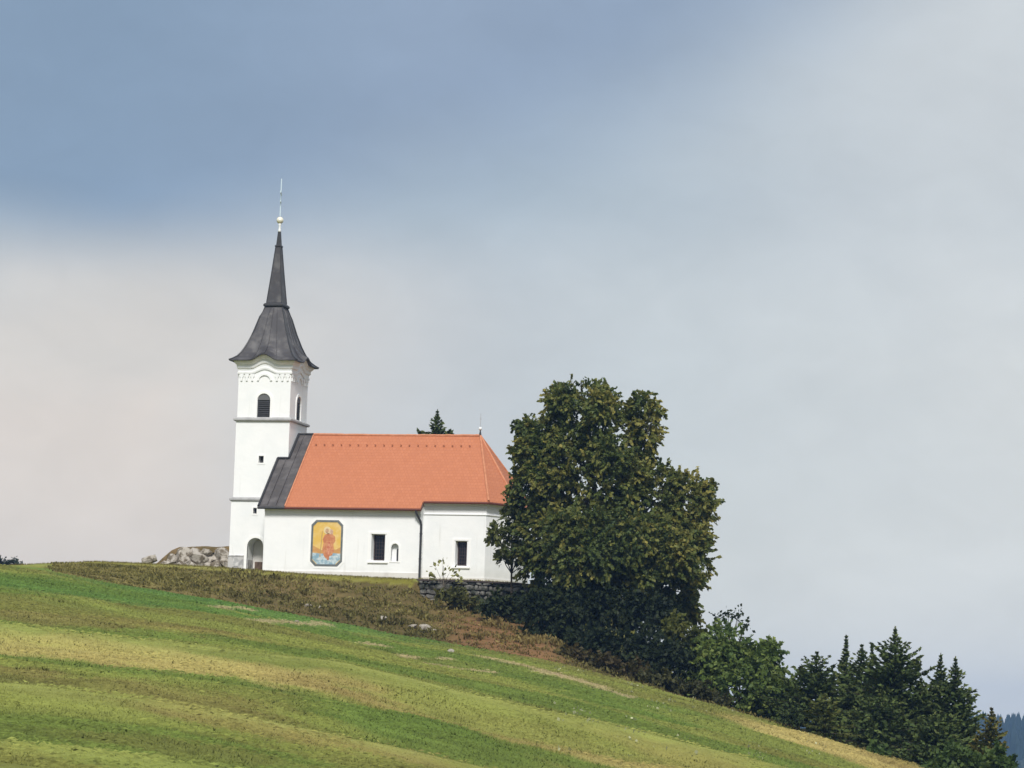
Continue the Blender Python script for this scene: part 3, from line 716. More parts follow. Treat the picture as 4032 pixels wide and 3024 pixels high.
def flat(name, poly, m, lay): return part(MB().prism(poly, 'y', -YN-.012-.003*lay, -YN-.010), name, m, mural)
cxm = (PX0+PX1)/2+.10
wx0, wx1 = PX0+.152, PX1-.152
flat("painted_hills", [(wx0,.36),(wx1,.36),(wx1,.85),(cxm+.6,.66),(cxm+.1,.8),(cxm-.5,.62),(wx0,.95)], paint("mural_ochre_hills", (.55,.27,.08), (.62,.36,.13), 3), 1)
flat("painted_water", [(wx0,PZ0+.52),(wx0+.37,PZ0+.151),(wx1-.37,PZ0+.151),(wx1,PZ0+.52),(wx1,.37),(cxm+.3,.42),(cxm-.4,.36),(wx0,.42)], paint("mural_blue_water", (.20,.36,.47), (.55,.66,.70), 3.5), 2)
for i, (a_, b_) in enumerate([(-.62,-.02),(.25,-.12),(-.25,.2),(.55,.15)]):
    flat("painted_wave", [(cxm+a_-.28,b_-.02),(cxm+a_,b_-.09),(cxm+a_+.3,b_),(cxm+a_+.05,b_+.07)], paint("mural_white_wave", (.66,.72,.72), (.45,.56,.62), 5), 3)
flat("painted_robe", [(cxm-.30,.20),(cxm-.10,-.02),(cxm+.12,.16),(cxm+.34,.26),(cxm+.48,.62),(cxm+.40,1.05),(cxm+.55,1.30),(cxm+.50,1.62),(cxm+.28,1.80),(cxm-.02,1.86),(cxm-.28,1.72),(cxm-.42,1.42),(cxm-.34,1.12),(cxm-.42,.70)], paint("mural_red_robe", (.50,.16,.07), (.62,.27,.12), 4), 4)
flat("painted_cloak", [(cxm-.02,.02),(cxm+.12,.30),(cxm+.22,.8),(cxm+.16,1.2),(cxm+.02,1.25),(cxm-.08,.75)], paint("mural_pale_red_fold", (.66,.30,.18), (.48,.10,.05), 5), 5)
flat("painted_leg", [(cxm-.05,-.10),(cxm+.10,-.10),(cxm+.14,.30),(cxm-.02,.30)], paint("mural_skin", (.50,.17,.08), (.42,.12,.06), 3), 6)
flat("painted_halo", [(cxm-.10+.28*cos(2*pi*q/14), 2.06+.28*sin(2*pi*q/14)) for q in range(14)], paint("mural_pale_halo", (.72,.56,.26), (.76,.64,.38), 3), 4)
flat("painted_head", [(cxm-.10+.14*cos(2*pi*q/12), 2.02+.18*sin(2*pi*q/12)) for q in range(12)], paint("mural_face", (.60,.38,.24), (.42,.26,.16), 6), 5)
flat("painted_child", [(cxm+.08,1.78),(cxm+.34,1.76),(cxm+.36,2.02),(cxm+.28,2.14),(cxm+.16,2.16),(cxm+.08,2.0)], paint("mural_child", (.52,.30,.20), (.64,.46,.34), 6), 5)
flat("painted_staff", [(cxm-.62,.1),(cxm-.56,.1),(cxm-.44,2.0),(cxm-.49,2.0)], paint("mural_staff", (.42,.26,.10), (.5,.33,.14), 3), 4)

# ------------------------------------------------------------------ vegetation builders
def unit(v): return v/np.maximum(np.linalg.norm(v, axis=-1, keepdims=True), 1e-6)
def leaf_cloud(name, pos, nrm, size, col, parent, mat_, aspect=.55, droop=.3):
    """rhombic leaves at pos, growing roughly along nrm (n,3)"""
    n = len(pos); rv = rng.normal(size=(n, 3))
    d = unit(nrm+rv*.38+np.array((0, 0, -droop))); s = unit(np.cross(d, rng.normal(size=(n, 3)))); up = np.cross(s, d)
    L = size[:, None]; wd = L*aspect
    b = pos-d*L*.5
    V = np.stack([b, pos+s*wd*.5+up*L*.06, pos+d*L*.5-up*L*.05, pos-s*wd*.5+up*L*.06], 1).reshape(-1, 3)
    Q = np.arange(4*n).reshape(n, 4)
    return np_mesh(name, V, Q, mat_, parent, col=np.repeat(col, 4, 0))
def lobe_points(c, rad_, n, shell=(.72, 1.02), zmin=-1.0):
    u = unit(rng.normal(size=(n*2, 3))); u = u[u[:, 2] > zmin][:n]
    k = rng.uniform(shell[0], shell[1], len(u))
    # bumpy surface
    bump = .88+.24*fbm(u[:, 0]*3.1+c[0], u[:, 2]*3.1+u[:, 1]*2.0+c[2], 3, 3)
    return c+u*rad_*(k*bump)[:, None], unit(u/rad_)
def broadleaf(name, base, lobes, label, cat, tones, leaf=.36, dens=11.0, group=None, trunk=None, spray=9, bark='bark', trans='leaf', inner=.35, bias=False, sub=0):
    """lobes: list of (centre, radii).  tones: list of linear colours."""
    root = empty(name, tuple(base), label, cat, group)
    main = lobes
    if sub:
        new = []
        for c, r in lobes:
            c = np.array(c, float); r = np.array(r, float); new.append((c, r*.90))
            for q in range(sub):
                u = unit(rng.normal(size=3)); u[1] = -abs(u[1]) if rng.random() < .7 else u[1]
                k = rng.uniform(.26, .44); new.append((c+u*r*rng.uniform(.64, .86), np.full(3, r.mean()*k)*rng.uniform(.8, 1.2, 3)))
        lobes = new
    P = []; N = []; Cc = []
    tones = np.array(tones)
    for c, r in lobes:
        c = np.array(c, float); r = np.array(r, float)
        area = (r[0]*r[2]+r[0]*r[1]+r[1]*r[2])*4
        ns = max(6, int(area*dens/spray)); lt = rng.uniform(-.14, .30)
        for sh, kk in (((.80, 1.06), 1.0), ((.35, .8), inner)):
            p, u = lobe_points(c, r, max(4, int(ns*kk)), sh)
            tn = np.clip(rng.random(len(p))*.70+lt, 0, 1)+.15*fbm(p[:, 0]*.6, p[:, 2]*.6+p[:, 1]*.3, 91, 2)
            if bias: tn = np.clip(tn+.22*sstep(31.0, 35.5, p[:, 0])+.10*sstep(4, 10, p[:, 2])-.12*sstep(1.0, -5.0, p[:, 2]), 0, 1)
            m3 = len(p)
            sd = unit(u+rng.normal(size=p.shape)*.45+np.array((0, 0, -.18)))          # direction of the twig
            tl = max(leaf, .34)*rng.uniform(1.2, 3.6, (m3, 1))                                  # its length
            for q in range(spray):
                k_ = (q+rng.random((m3, 1)))/spray
                pr = rng.normal(size=p.shape); pr -= sd*np.sum(pr*sd, 1, keepdims=True)
                P.append(p+sd*tl*(k_-.55)+pr*leaf*.34*(1.15-k_)); N.append(unit(sd*1.2+pr*.55*(1.1-k_)))
                t_ = np.clip(tn*.75+.22*rng.random(m3)+.10*(k_[:, 0]-.5), 0, .999)*(len(tones)-1); i0 = t_.astype(int); fr = (t_-i0)[:, None]
                Cc.append((tones[i0]*(1-fr)+tones[np.minimum(i0+1, len(tones)-1)]*fr)*rng.uniform(.85, 1.15, (m3, 1)))
    P = np.concatenate(P); N = np.concatenate(N); Cc = np.concatenate(Cc)
    leaf_cloud("crown", P, N, rng.uniform(.55, 1.35, len(P))*leaf, Cc, root, M[trans], .68)
    t = MB(); b0 = Vector(base); allc = [Vector(c) for c, r in main]
    mean = sum(allc, Vector())/len(allc)
    tr = trunk or .22
    mid_ = b0.lerp(Vector((mean.x, mean.y, mean.z)), .55)
    t.tube([b0-Vector((0, 0, .6)), b0+Vector((0, 0, .1)), b0.lerp(mid_, .5), mid_, mean], [tr*1.35, tr*1.1, tr*.85, tr*.7, tr*.3], 9)
    for c, r in main:
        c = Vector(c); j = Vector((random.uniform(-1, 1), random.uniform(-1, 1), random.uniform(-.3, .3)))*tr*1.5
        t.tube([mid_, mid_.lerp(c, .5)+j, c+Vector((0, 0, r[2]*.35))], [tr*.5, tr*.32, tr*.1], 6)
        for q in range(4):
            e = c+Vector((random.uniform(-1, 1)*r[0], random.uniform(-1, 1)*r[1], random.uniform(-1, .8)*r[2]))*.6
            t.tube([mid_.lerp(c, .6), e], [tr*.18, tr*.04], 4)
    part(t, "trunk", bark, root)
    return root
def spruce(name, base, h, wid, label, cat, tones, group=None, lean=(0, 0), whorl=.42, keep=1.0, bare=.10, needle=.30, dens=1.0, steep=.85):
    root = empty(name, tuple(base), label, cat, group)
    base = np.array(base, float); tones = np.array(tones)
    br = MB(); (br.tube([tuple(base+np.array((lean[0]*k, lean[1]*k, h*k))) for k in (-.06, 0, .3, .6, .85, 1.0)], [.018*h+.03, .016*h+.02, .012*h+.02, .008*h+.015, .004*h+.012, .008], 7))
    P = []; D = []; C2 = []; Ls = []
    z = h*.03
    while z < h*.99:
        k = z/h; Lb = wid*max(0.0, 1-k/.95)**steep*(1+.1*random.random())*(.42+.58*min(1, (1-k)/.22))*(.82+.36*math.sin(z*2.1+base[0])**2)+.05
        nb = max(4, int(9*min(1, .45+(1-k))))
        a0 = random.random()*6.28
        for q in range(nb):
            if random.random() > keep: continue
            a = a0+q*2*pi/nb+random.uniform(-.25, .25); L = Lb*random.uniform(.5, 1.25)
            dirv = np.array((cos(a), sin(a), 0)); side = np.array((-sin(a), cos(a), 0))
            org = base+np.array((lean[0]*k, lean[1]*k, z))
            up = .50*k-.10                                   # upper branches rise, lower ones droop
            ns = max(3, int(L/.16*dens))
            for s_ in np.linspace(.12, 1, ns):
                zz = L*(up*s_ - .30*s_*s_*(1-k) + .22*s_**3)
                p = org+dirv*L*s_+np.array((0, 0, zz))
                wspr = .34*L*(1-s_)*.9+.10*min(1, L)
                for m_ in range(4):
                    sg = random.uniform(-1, 1)
                    P.append(p+side*sg*wspr+np.array((0, 0, -abs(sg)*wspr*.35+random.uniform(-.05, .05))))
                    D.append(dirv*.7+side*sg*.8+np.array((0, 0, .12 if s_ < .8 else .35)))
                    Ls.append(needle*random.uniform(.7, 1.25)*(.55+.45*min(1, (1-k)/.3)))
                    t_ = min(.999, max(0, .25+.5*(s_-.4)+.35*random.random()))*(len(tones)-1); i0 = int(t_); fr = t_-i0
                    C2.append((tones[i0]*(1-fr)+tones[min(i0+1, len(tones)-1)]*fr)*random.uniform(.75, 1.25))
            br.tube([tuple(org), tuple(org+dirv*L*.5+np.array((0, 0, L*(up*.5-.07*(1-k)+.03)))), tuple(org+dirv*L*.95+np.array((0, 0, L*(up*.95-.27*(1-k)+.19))))], [.006*h*(1-k)+.012, .003*h*(1-k)+.008, .005], 4, False)
        z += whorl*(.55+.6*(1-k))*random.uniform(.85, 1.15)
    part(br, "trunk", 'bark', root)
    for q in range(14):                                      # leader
        P.append(base+np.array((lean[0], lean[1], h*(1-bare*random.random()))));
        a = random.random()*6.28; D.append(np.array((cos(a)*.5, sin(a)*.5, 1.0))); Ls.append(.22); C2.append(tones[-1])
    P = np.array(P); D = unit(np.array(D)); Ls = np.array(Ls); C2 = np.array(C2)
    leaf_cloud("crown", P, D, Ls, C2, root, M['needle'], .42, .05)
    return root
def rock(name, c, r, m, parent=None, seed=0, sub=3, rotz=None):
    bm = bmesh.new(); bmesh.ops.create_icosphere(bm, subdivisions=sub, radius=1)
    rz = Matrix.Rotation(random.random()*6.28 if rotz is None else rotz, 3, 'Z')
    pl_ = [(Vector((random.gauss(0, 1), random.gauss(0, 1), random.gauss(0, 1))).normalized(), random.uniform(.50, .85)) for _ in range(11)]
    for v in bm.verts:
        p = v.co.copy()
        for nn, dd in pl_:
            q = p.dot(nn)
            if q > dd: p -= nn*(q-dd)
        p *= 1+.10*float(fbm(p.x*2+seed, p.y*2+p.z*1.7, seed, 3)-.5)
        p = rz @ Vector((p.x*r[0], p.y*r[1], p.z*r[2])); v.co = p+Vector(c)
    me = bpy.data.meshes.new(name); bm.to_mesh(me); bm.free(); me.materials.append(M[m] if isinstance(m, str) else m)
    return link(name, me, parent)
def px_lobes(f, lst, depth=.8, dz=None):
    """photo ellipses (px, py, rx, ry, forward offset) -> lobes at distance f, real sizes"""
    out = []
    for px, py, rx, ry, df in lst:
        k = (f+df)/6583.0; p = at(px, py, f+df); out.append((p, (rx*k, max(.8, depth*(rx+ry)*.5*k), ry*k)))
    return out

# ------------------------------------------------------------------ trees and shrubs
LIND = [(.030,.050,.016),(.066,.096,.027),(.118,.148,.037),(.205,.205,.05),(.32,.275,.065)]
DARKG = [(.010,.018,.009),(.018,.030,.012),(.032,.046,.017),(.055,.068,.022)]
FRESH = [(.030,.055,.014),(.055,.095,.022),(.085,.13,.030),(.12,.15,.035)]
CONI = [(.021,.036,.014),(.043,.068,.023),(.080,.110,.034),(.14,.155,.05)]
def base_at(px, f, sink=0.0):
    p = at(px, 1300, f); return np.array((p[0], p[1], float(ground(p[0], p[1]))-sink))

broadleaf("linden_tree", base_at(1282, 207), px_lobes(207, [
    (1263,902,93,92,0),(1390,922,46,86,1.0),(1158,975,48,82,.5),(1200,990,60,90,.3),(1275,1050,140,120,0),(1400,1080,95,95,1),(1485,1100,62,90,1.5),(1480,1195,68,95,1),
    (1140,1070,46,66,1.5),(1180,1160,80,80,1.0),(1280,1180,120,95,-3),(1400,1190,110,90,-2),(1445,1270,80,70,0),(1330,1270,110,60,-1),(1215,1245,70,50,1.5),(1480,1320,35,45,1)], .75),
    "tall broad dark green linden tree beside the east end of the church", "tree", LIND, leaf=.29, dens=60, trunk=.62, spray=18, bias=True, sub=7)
broadleaf("young_tree", base_at(1105, 210.5, .1), px_lobes(209, [(1092,1162,36,36,0),(1118,1120,26,36,.4),(1072,1152,20,20,-.3),(1085,1203,16,12,0),(1130,1190,26,34,.3),(1108,1098,22,26,.2),(1136,1222,22,30,.2)], .8),
    "slim young leafy tree with a thin dark trunk against the apse wall", "tree", [(.06,.075,.02),(.10,.115,.03),(.15,.155,.04)], leaf=.40, dens=20, trunk=.085, spray=8)
broadleaf("leafy_tree", base_at(1590, 197), px_lobes(197, [
    (1565,1400,62,58,0),(1640,1440,55,60,0),(1530,1450,60,60,-1),(1600,1490,95,80,-2),(1680,1520,55,60,-1),(1500,1500,45,50,-1),(1650,1560,60,40,-2),(1545,1540,60,35,-2),(1702,1508,34,50,-1.5),(1728,1540,30,44,-2)], .8),
    "broad round green tree right of the linden, at the meadow edge", "tree", [(.046,.078,.019),(.092,.142,.032),(.15,.20,.045),(.21,.245,.056)], leaf=.30, dens=48, trunk=.3, spray=14, sub=5)
broadleaf("sparse_tree", base_at(1568, 203), px_lobes(203, [(1552,1335,14,16,0),(1575,1330,10,12,0),(1596,1330,8,20,0),(1610,1352,10,8,0),(1560,1360,25,14,0)], .9),
    "small sparse treetop sticking up behind the round green tree", "tree", DARKG, leaf=.26, dens=5, trunk=.12, spray=4, inner=.1)
broadleaf("yellow_green_bush", base_at(1515, 200), px_lobes(200, [(1512,1385,26,34,0),(1528,1410,26,26,-.5),(1500,1420,24,30,0),(1470,1392,34,44,.5),(1455,1360,26,34,.5)], .9),
    "yellow-green bush squeezed between the linden and the round green tree", "bush", [(.06,.08,.018),(.10,.115,.025),(.14,.14,.03)], leaf=.36, dens=40, trunk=.08)
_p = at(945, 884, 252); spruce("spruce_tree", (_p[0], _p[1], _p[2]-11.0), 11.0, 4.9, "lone spruce top showing above the orange church roof", "tree", CONI, needle=.5, whorl=.38, dens=1.5)
# conifers on the right slope: px of the tip, py of the tip, distance, half width px
TREES = [
    (1765,1408,192,60,"rounded dark conifer at the left end of the conifer row",.55,1.0),
    (1828,1372,196,38,"thin dark spruce with a needle-like bare tip, behind the row",1.1,.85),
    (1862,1392,194,46,"bushy dark conifer beside the needle-tipped spruce",.6,1.0),
    (1884,1388,198,26,"narrow spruce leaning on the left side of the tallest spruce",1.2,.8),
    (1934,1352,189,92,"tallest dark spruce in the row on the right slope",.85,1.0),
    (1990,1462,192,44,"short dark spruce between the tallest spruce and the twin spruces",.8,1.0),
    (2032,1412,190,66,"left one of two twin dark spruces near the end of the row",.9,.95),
    (2064,1418,187,62,"right one of two twin dark spruces near the end of the row",.9,.95),
    (1900,1500,184,60,"dense low dark spruce in front of the tallest spruce",.65,1.0),
    (2020,1540,181,70,"dense low dark spruce in front of the twin spruces",.65,1.0),
]
for px, py, f, hw, lab, stp, kp in TREES:
    b = base_at(px, f); tip = at(px, py, f); b[:2] = tip[:2]; b[2] = float(ground(b[0], b[1]))
    spruce("spruce_tree", b, tip[2]-b[2], hw*2.05*f/6583, lab, "tree", CONI, "conifers on the right slope", steep=stp, keep=kp, needle=.42, dens=1.0, whorl=.36)
for px, py, f, hw, lab, tones in [
    (1783,1500,180,44,"light green young pine in front of the conifer row", [(.035,.055,.018),(.06,.08,.024),(.09,.105,.03),(.12,.12,.035)]),
    (2142,1528,180,46,"small yellowish spruce at the right end, before the blue hill", [(.03,.05,.02),(.06,.075,.024),(.12,.115,.03),(.19,.15,.04)]),
    (1712,1530,182,36,"dark green young spruce right of the round green tree", [(.018,.03,.014),(.03,.046,.018),(.05,.066,.024)])]:
    tip = at(px, py, f); b = np.array((tip[0], tip[1], float(ground(tip[0], tip[1]))))
    spruce("young_conifer", b, tip[2]-b[2], hw*1.4*f/6583, lab, "tree", tones, steep=.7, needle=.36, whorl=.32)
SHR = [
    (2060,1640,176,[(2060,1640,44,30,0),(2100,1655,36,26,0),(2025,1655,26,20,0)],"bright green leafy shrub at the foot of the twin spruces",FRESH),
    (2175,1640,174,[(2170,1650,26,22,0),(2150,1630,16,20,0)],"green shrub at the foot of the yellowish spruce",FRESH),
    (1880,1640,178,[(1885,1625,22,20,0),(1905,1640,20,16,0)],"small green shrub below the dense low spruce",FRESH),
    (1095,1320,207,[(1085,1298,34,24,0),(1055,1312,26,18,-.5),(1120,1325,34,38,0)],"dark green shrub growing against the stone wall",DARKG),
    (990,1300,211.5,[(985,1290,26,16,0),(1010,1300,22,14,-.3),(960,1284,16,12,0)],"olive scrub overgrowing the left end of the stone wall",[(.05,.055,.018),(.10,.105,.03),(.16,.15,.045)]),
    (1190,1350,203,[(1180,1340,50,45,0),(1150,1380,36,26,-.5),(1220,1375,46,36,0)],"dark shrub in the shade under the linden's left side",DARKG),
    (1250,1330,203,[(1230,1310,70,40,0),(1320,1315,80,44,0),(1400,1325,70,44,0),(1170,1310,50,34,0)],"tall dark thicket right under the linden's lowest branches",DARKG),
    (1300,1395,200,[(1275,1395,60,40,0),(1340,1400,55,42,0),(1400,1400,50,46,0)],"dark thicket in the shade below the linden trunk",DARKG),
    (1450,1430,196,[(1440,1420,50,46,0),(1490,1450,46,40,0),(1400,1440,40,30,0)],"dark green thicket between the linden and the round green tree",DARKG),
    (1330,1440,195,[(1300,1432,40,20,0),(1360,1448,46,20,0),(1240,1418,36,18,0)],"low brownish scrub along the meadow edge below the linden",[(.05,.04,.018),(.085,.065,.026),(.075,.085,.028)]),
    (1460,1490,190,[(1420,1470,40,20,0),(1480,1490,50,22,0),(1540,1515,40,18,0)],"low olive scrub at the meadow edge before the round green tree",[(.035,.04,.016),(.06,.062,.022),(.085,.085,.028)]),
]
for px, py, f, lobes, lab, tones in SHR:
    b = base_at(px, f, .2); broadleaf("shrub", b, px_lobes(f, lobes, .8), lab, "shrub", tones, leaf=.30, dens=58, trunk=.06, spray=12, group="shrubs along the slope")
# sapling by the sanctuary wall
sp_b = at(958, 1262, 214.5); sp_b[2] = float(ground(sp_b[0], sp_b[1]))
sap = empty("sapling", tuple(sp_b), "spindly sapling with a few pale green leaves before the sanctuary wall", "sapling")
t = MB(); lv_p = []; lv_n = []
zt_ = at(958, 1222, 214.5)
tops = [at(x, y, 214.5) for x, y in ((940,1222),(955,1212),(928,1238),(975,1230),(985,1240),(935,1247),(992,1252),(962,1240))]
mid_ = sp_b+(zt_-sp_b)*.45
t.tube([tuple(sp_b-np.array((0,0,.3))), tuple(mid_), tuple(zt_)], [.035,.028,.015], 6)
for p in tops:
    t.tube([tuple(mid_), tuple((mid_+p)/2+np.array((0,0,.05))), tuple(p)], [.018,.014,.008], 5)
    for q in range(7): lv_p.append(p+rng.normal(size=3)*np.array((.16,.16,.14))); lv_n.append((p-mid_)+rng.normal(size=3)*.2)
part(t, "stem", 'palebark', sap)
n_ = len(lv_p); leaf_cloud("leaves", np.array(lv_p), unit(np.array(lv_n)), rng.uniform(.22, .42, n_), np.tile((.30,.30,.10), (n_, 1))*rng.uniform(.6, 1.2, (n_, 1)), sap, M['leaf'], .6)
# far trees peeking over the crest on the left
for (px, py, rx, ry, lab) in [(2,1218,9,10,"leftmost of the tiny dark treetops beyond the left crest"),(16,1222,8,9,"low rounded second treetop beyond the left crest"),
      (29,1219,5,11,"tallest narrow tiny treetop beyond the left crest"),(41,1222,6,7,"rightmost and lowest tiny treetop beyond the left crest")]:
    f = 300; lb = px_lobes(f, [(px,py+4,rx,ry,0),(px+2,py+26,rx*1.4,18,0),(px-1,py-ry*.6,rx*.45,ry*.8,0)], .9)
    tp = lb[1][0]; g0 = min(float(ground(tp[0], tp[1])), tp[2]-1.0)
    broadleaf("distant_tree", np.array((tp[0], tp[1], g0)), lb, lab, "tree", [(.020,.034,.030),(.035,.052,.042),(.05,.07,.05)], leaf=.24, dens=34, trunk=.12, spray=6, group="far trees over the left crest")

# ------------------------------------------------------------------ stones
ob = at(405, 1226, 228); ob[2] = float(ground(ob[0], ob[1]))
oc = empty("rock_outcrop", tuple(ob), "low grey rock outcrop capped with brown turf left of the tower", "rock outcrop")
bl = [(372,1212,20,16),(398,1205,24,22),(425,1203,26,24),(452,1206,24,22),(478,1200,20,18),(490,1215,18,18),(385,1222,22,12),(412,1222,24,14),(440,1222,24,13),(465,1222,20,13),(352,1220,16,10),(410,1196,18,10),(440,1194,18,10)]
for i, (px, py, rx, ry) in enumerate(bl):
    f = 228+random.uniform(-.3, .4)+(1226-py)*.02; k = f/6583; c = at(px, py+2, f); rock("boulder", c, (rx*k*1.12, rx*k*.9, ry*k*1.15), 'rock', oc, seed=i+1)
cp = MB(); n = 34; rows = []
for j, (df, dpy) in enumerate([(-.75, 12), (-.62, 4), (-.35, 0), (.5, 0), (2.0, 12), (3.4, 45)]):
    for i in range(n+1):
        px = 318+i/n*182; py = np.interp(px, [318,340,352,372,388,440,470,500], [1225,1216,1205,1188,1182,1180,1182,1179])
        p = at(px, min(1232, py+dpy+2.4*(float(fbm(px*.11, j*1.7, 40))-.5)), 229.2+df+.25*(float(fbm(px*.2, j*2.1, 44))-.5)); rows.append(tuple(p))
cp.v = rows; cp.f = [(j*(n+1)+i, j*(n+1)+i+1, (j+1)*(n+1)+i+1, (j+1)*(n+1)+i) for j in range(5) for i in range(n)]
part(cp, "turf_cap", mat("brown_turf", (.16,.11,.05), .95, (2, (.10,.075,.03), .4, .6), (3, .8, .12)), oc)
lg = on_ground(322, 1222, 200, 232)
lf = 226.0; lp = at(322, 1210, lf)
lo = MB().tube([tuple(lp+np.array((-.42,-.1,-.16))), tuple(lp+np.array((-.36,-.1,-.13))), tuple(lp+np.array((.10,.05,.05))), tuple(lp+np.array((.5,.2,.20)))], [.27,.30,.32,.27], 10)
o = lo.build("stone_block", M['palerock']); tag(o, "tilted pale rounded stone at the left foot of the rock outcrop", "stone")
for px, py, rx, ry, lab in [
    (665,1308,9,4,"left one of two small pale stones at the bank's foot below the mural"),
    (690,1311,11,4,"right one of two small pale stones at the bank's foot below the mural"),
    (828,1337,13,7,"pale stone lying alone at the bank's foot below the nave window"),
    (893,1353,14,5,"low flat pale stone at the left of the stone cluster on the brown bank"),
    (916,1357,17,8,"largest pale stone of the cluster on the brown bank"),
    (938,1363,9,4,"small pale stone at the right end of the stone cluster"),
    (974,1407,11,7,"dark-hollowed pale stone lying out on the green meadow"),
    (642,1343,8,3,"tiny white stone in the dry streak on the meadow below the mural")]:
    p = on_ground(px, py+ry*.6, 100, 226); k = np.linalg.norm(p-CAM)/6583
    p = p; o = rock("stone", p+np.array((0, 0, ry*k*.45)), (rx*k, rx*k*.8, ry*k*1.25), 'palerock', seed=int(px)); tag(o, lab, "stone", "pale stones on the bank and meadow")
# dry-stone retaining wall before the sanctuary
wl = empty("stone_wall", (13.8, YE-.2, -2.2), "low dark dry-stone retaining wall below the sanctuary", "stone wall")
ws = MB(); wx0_, wx1_ = 14.6, 23.0
z0 = -3.4
zt = lambda x: float(np.interp(x, [14, 16, 18.3, 22, 27], [-1.60,-1.58,-1.60,-1.72,-2.1]))
stones = []
row = 0; zc_ = 0.0
bmw = bmesh.new()
while zc_ < 1.75:
    hr = random.uniform(.20, .42); x = wx0_+random.uniform(0, .3)
    while x < wx1_:
        wr = random.uniform(.22, .85); ztop = zt(x)-.08-zc_
        n_v = len(bmw.verts)
        mat4 = Matrix.Translation((x+wr/2, YE-.28+random.uniform(-.13,.13), ztop-hr/2)) @ Matrix.Rotation(random.uniform(-.2,.2), 4, 'Y') @ Matrix.Diagonal((wr*.56, .30, hr*.58, 1))
        g_ = bmesh.ops.create_icosphere(bmw, subdivisions=2, radius=1.0, matrix=Matrix.Identity(4))
        for v in g_['verts']:
            p = v.co; mx_ = max(abs(p.x), abs(p.y), abs(p.z)); q = p.lerp(p/mx_*.92, .62); q *= 1+random.uniform(-.06, .06); v.co = mat4 @ q
        x += wr*1.02
    zc_ += hr
me = bpy.data.meshes.new("masonry"); bmw.to_mesh(me); bmw.free(); me.materials.append(M['wallstone']); link("masonry", me, wl)
bk = MB(); bk.box((wx0_,YE-.2,-4.5), (wx1_,YE+.15,-2.25)); part(bk, "wall_core", 'coping', wl)
cpn = MB()
for i in range(18):
    xa = wx0_+(wx1_-wx0_)*i/18; xb = wx0_+(wx1_-wx0_)*(i+1)/18-.02
    za, zb_ = zt(xa), zt(xb); y0, y1 = YE-.62, YE+.12
    cpn.add([(xa,y0,za-.08),(xb,y0,zb_-.08),(xb,y1,zb_-.08),(xa,y1,za-.08),(xa,y0,za+.03),(xb,y0,zb_+.03),(xb,y1,zb_+.03),(xa,y1,za+.03)], [(0,3,2,1),(4,5,6,7),(0,1,5,4),(1,2,6,5),(2,3,7,6),(3,0,4,7)])
part(cpn, "coping", 'coping', wl)

# ------------------------------------------------------------------ grass
def face_cam(V, k):
    """wind faces (k corners) so that their fronts look up and out of the slope"""
    F = V.reshape(-1, k, 3); nn = np.cross(F[:, 1]-F[:, 0], F[:, 2]-F[:, 0]); bad = nn@np.array((-H2[0]*.8, -H2[1]*.8, .6)) < 0
    F[bad] = F[bad][:, ::-1]; return bad
def blades(name, x, y, h, wd, col, lean=.5):
    n = len(x); z = ground(x, y); a = rng.random(n)*2*pi; l = rng.random(n)*lean*h; la = rng.random(n)*2*pi
    dx = np.cos(a)*wd*.5; dy = np.sin(a)*wd*.5
    b1 = np.stack([x-dx, y-dy, z-.03], -1); b2 = np.stack([x+dx, y+dy, z-.03], -1)
    tp = np.stack([x+np.cos(la)*l, y+np.sin(la)*l, z+h], -1)
    V = np.stack([b1, b2, tp], 1).reshape(-1, 3)
    bad = face_cam(V, 3)
    e = .4; gx = (ground(x+e, y)-ground(x-e, y))/(2*e); gy = (ground(x, y+e)-ground(x, y-e))/(2*e)
    nn = unit(np.stack([-gx, -gy, np.ones(n)], -1)+rng.normal(size=(n, 3))*.2)
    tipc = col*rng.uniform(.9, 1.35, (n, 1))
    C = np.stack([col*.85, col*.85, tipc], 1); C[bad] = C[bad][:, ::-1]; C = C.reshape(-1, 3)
    return np_mesh(name, V, np.arange(3*n).reshape(n, 3), M['grass'], col=np.clip(C, 0, .9), nor=np.repeat(nn, 3, 0))
# meadow: short mown blades, flopped over
n = 620000
f = 64+ (202-64)*rng.random(n)**.85; tt = rng.uniform(-.185, .185, n); x, y = xy(tt*f, f)
t_, f_, fm_, fe_ = bankpar(x, y); k = f_ < fm_+.4; x, y = x[k], y[k]; f = f[k]
cl_ = fbm(x*.55, y*1.1, 51, 3); tall = sstep(.52, .74, cl_)
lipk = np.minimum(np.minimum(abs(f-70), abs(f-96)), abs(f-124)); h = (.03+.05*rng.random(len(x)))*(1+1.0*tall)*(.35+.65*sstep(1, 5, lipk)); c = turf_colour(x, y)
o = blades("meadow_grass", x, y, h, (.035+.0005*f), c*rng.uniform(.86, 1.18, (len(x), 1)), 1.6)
tag(o, "short mown green and yellow meadow grass on the terraced hillside", "grass", kind='stuff')
# flopped hay and coarse tufts, lying along the slope in clumps
n = 110000
f = 64+ (202-64)*rng.random(n)**.9; tt = rng.uniform(-.185, .185, n); x, y = xy(tt*f, f)
t_, f_, fm_, fe_ = bankpar(x, y)
rough_ = fbm(x*.22+7, y*.5, 81, 4); k = (f_ < fm_+.4) & (rough_+.12*rng.random(n) > .575); x, y, f = x[k], y[k], f[k]
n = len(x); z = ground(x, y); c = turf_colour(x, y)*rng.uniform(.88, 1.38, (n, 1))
dr_ = rng.normal(size=n)*.45+np.where(fbm(x*.8, y*1.2, 83, 2) > .5, .35, -.5)
dd = np.stack([np.cos(dr_)*L2[0]-np.sin(dr_)*L2[1]*.4, np.cos(dr_)*L2[1]+np.sin(dr_)*H2[1]*.4, np.sin(dr_)*.35], -1)
pos = np.stack([x, y, z+.05+.07*rng.random(n)], -1)
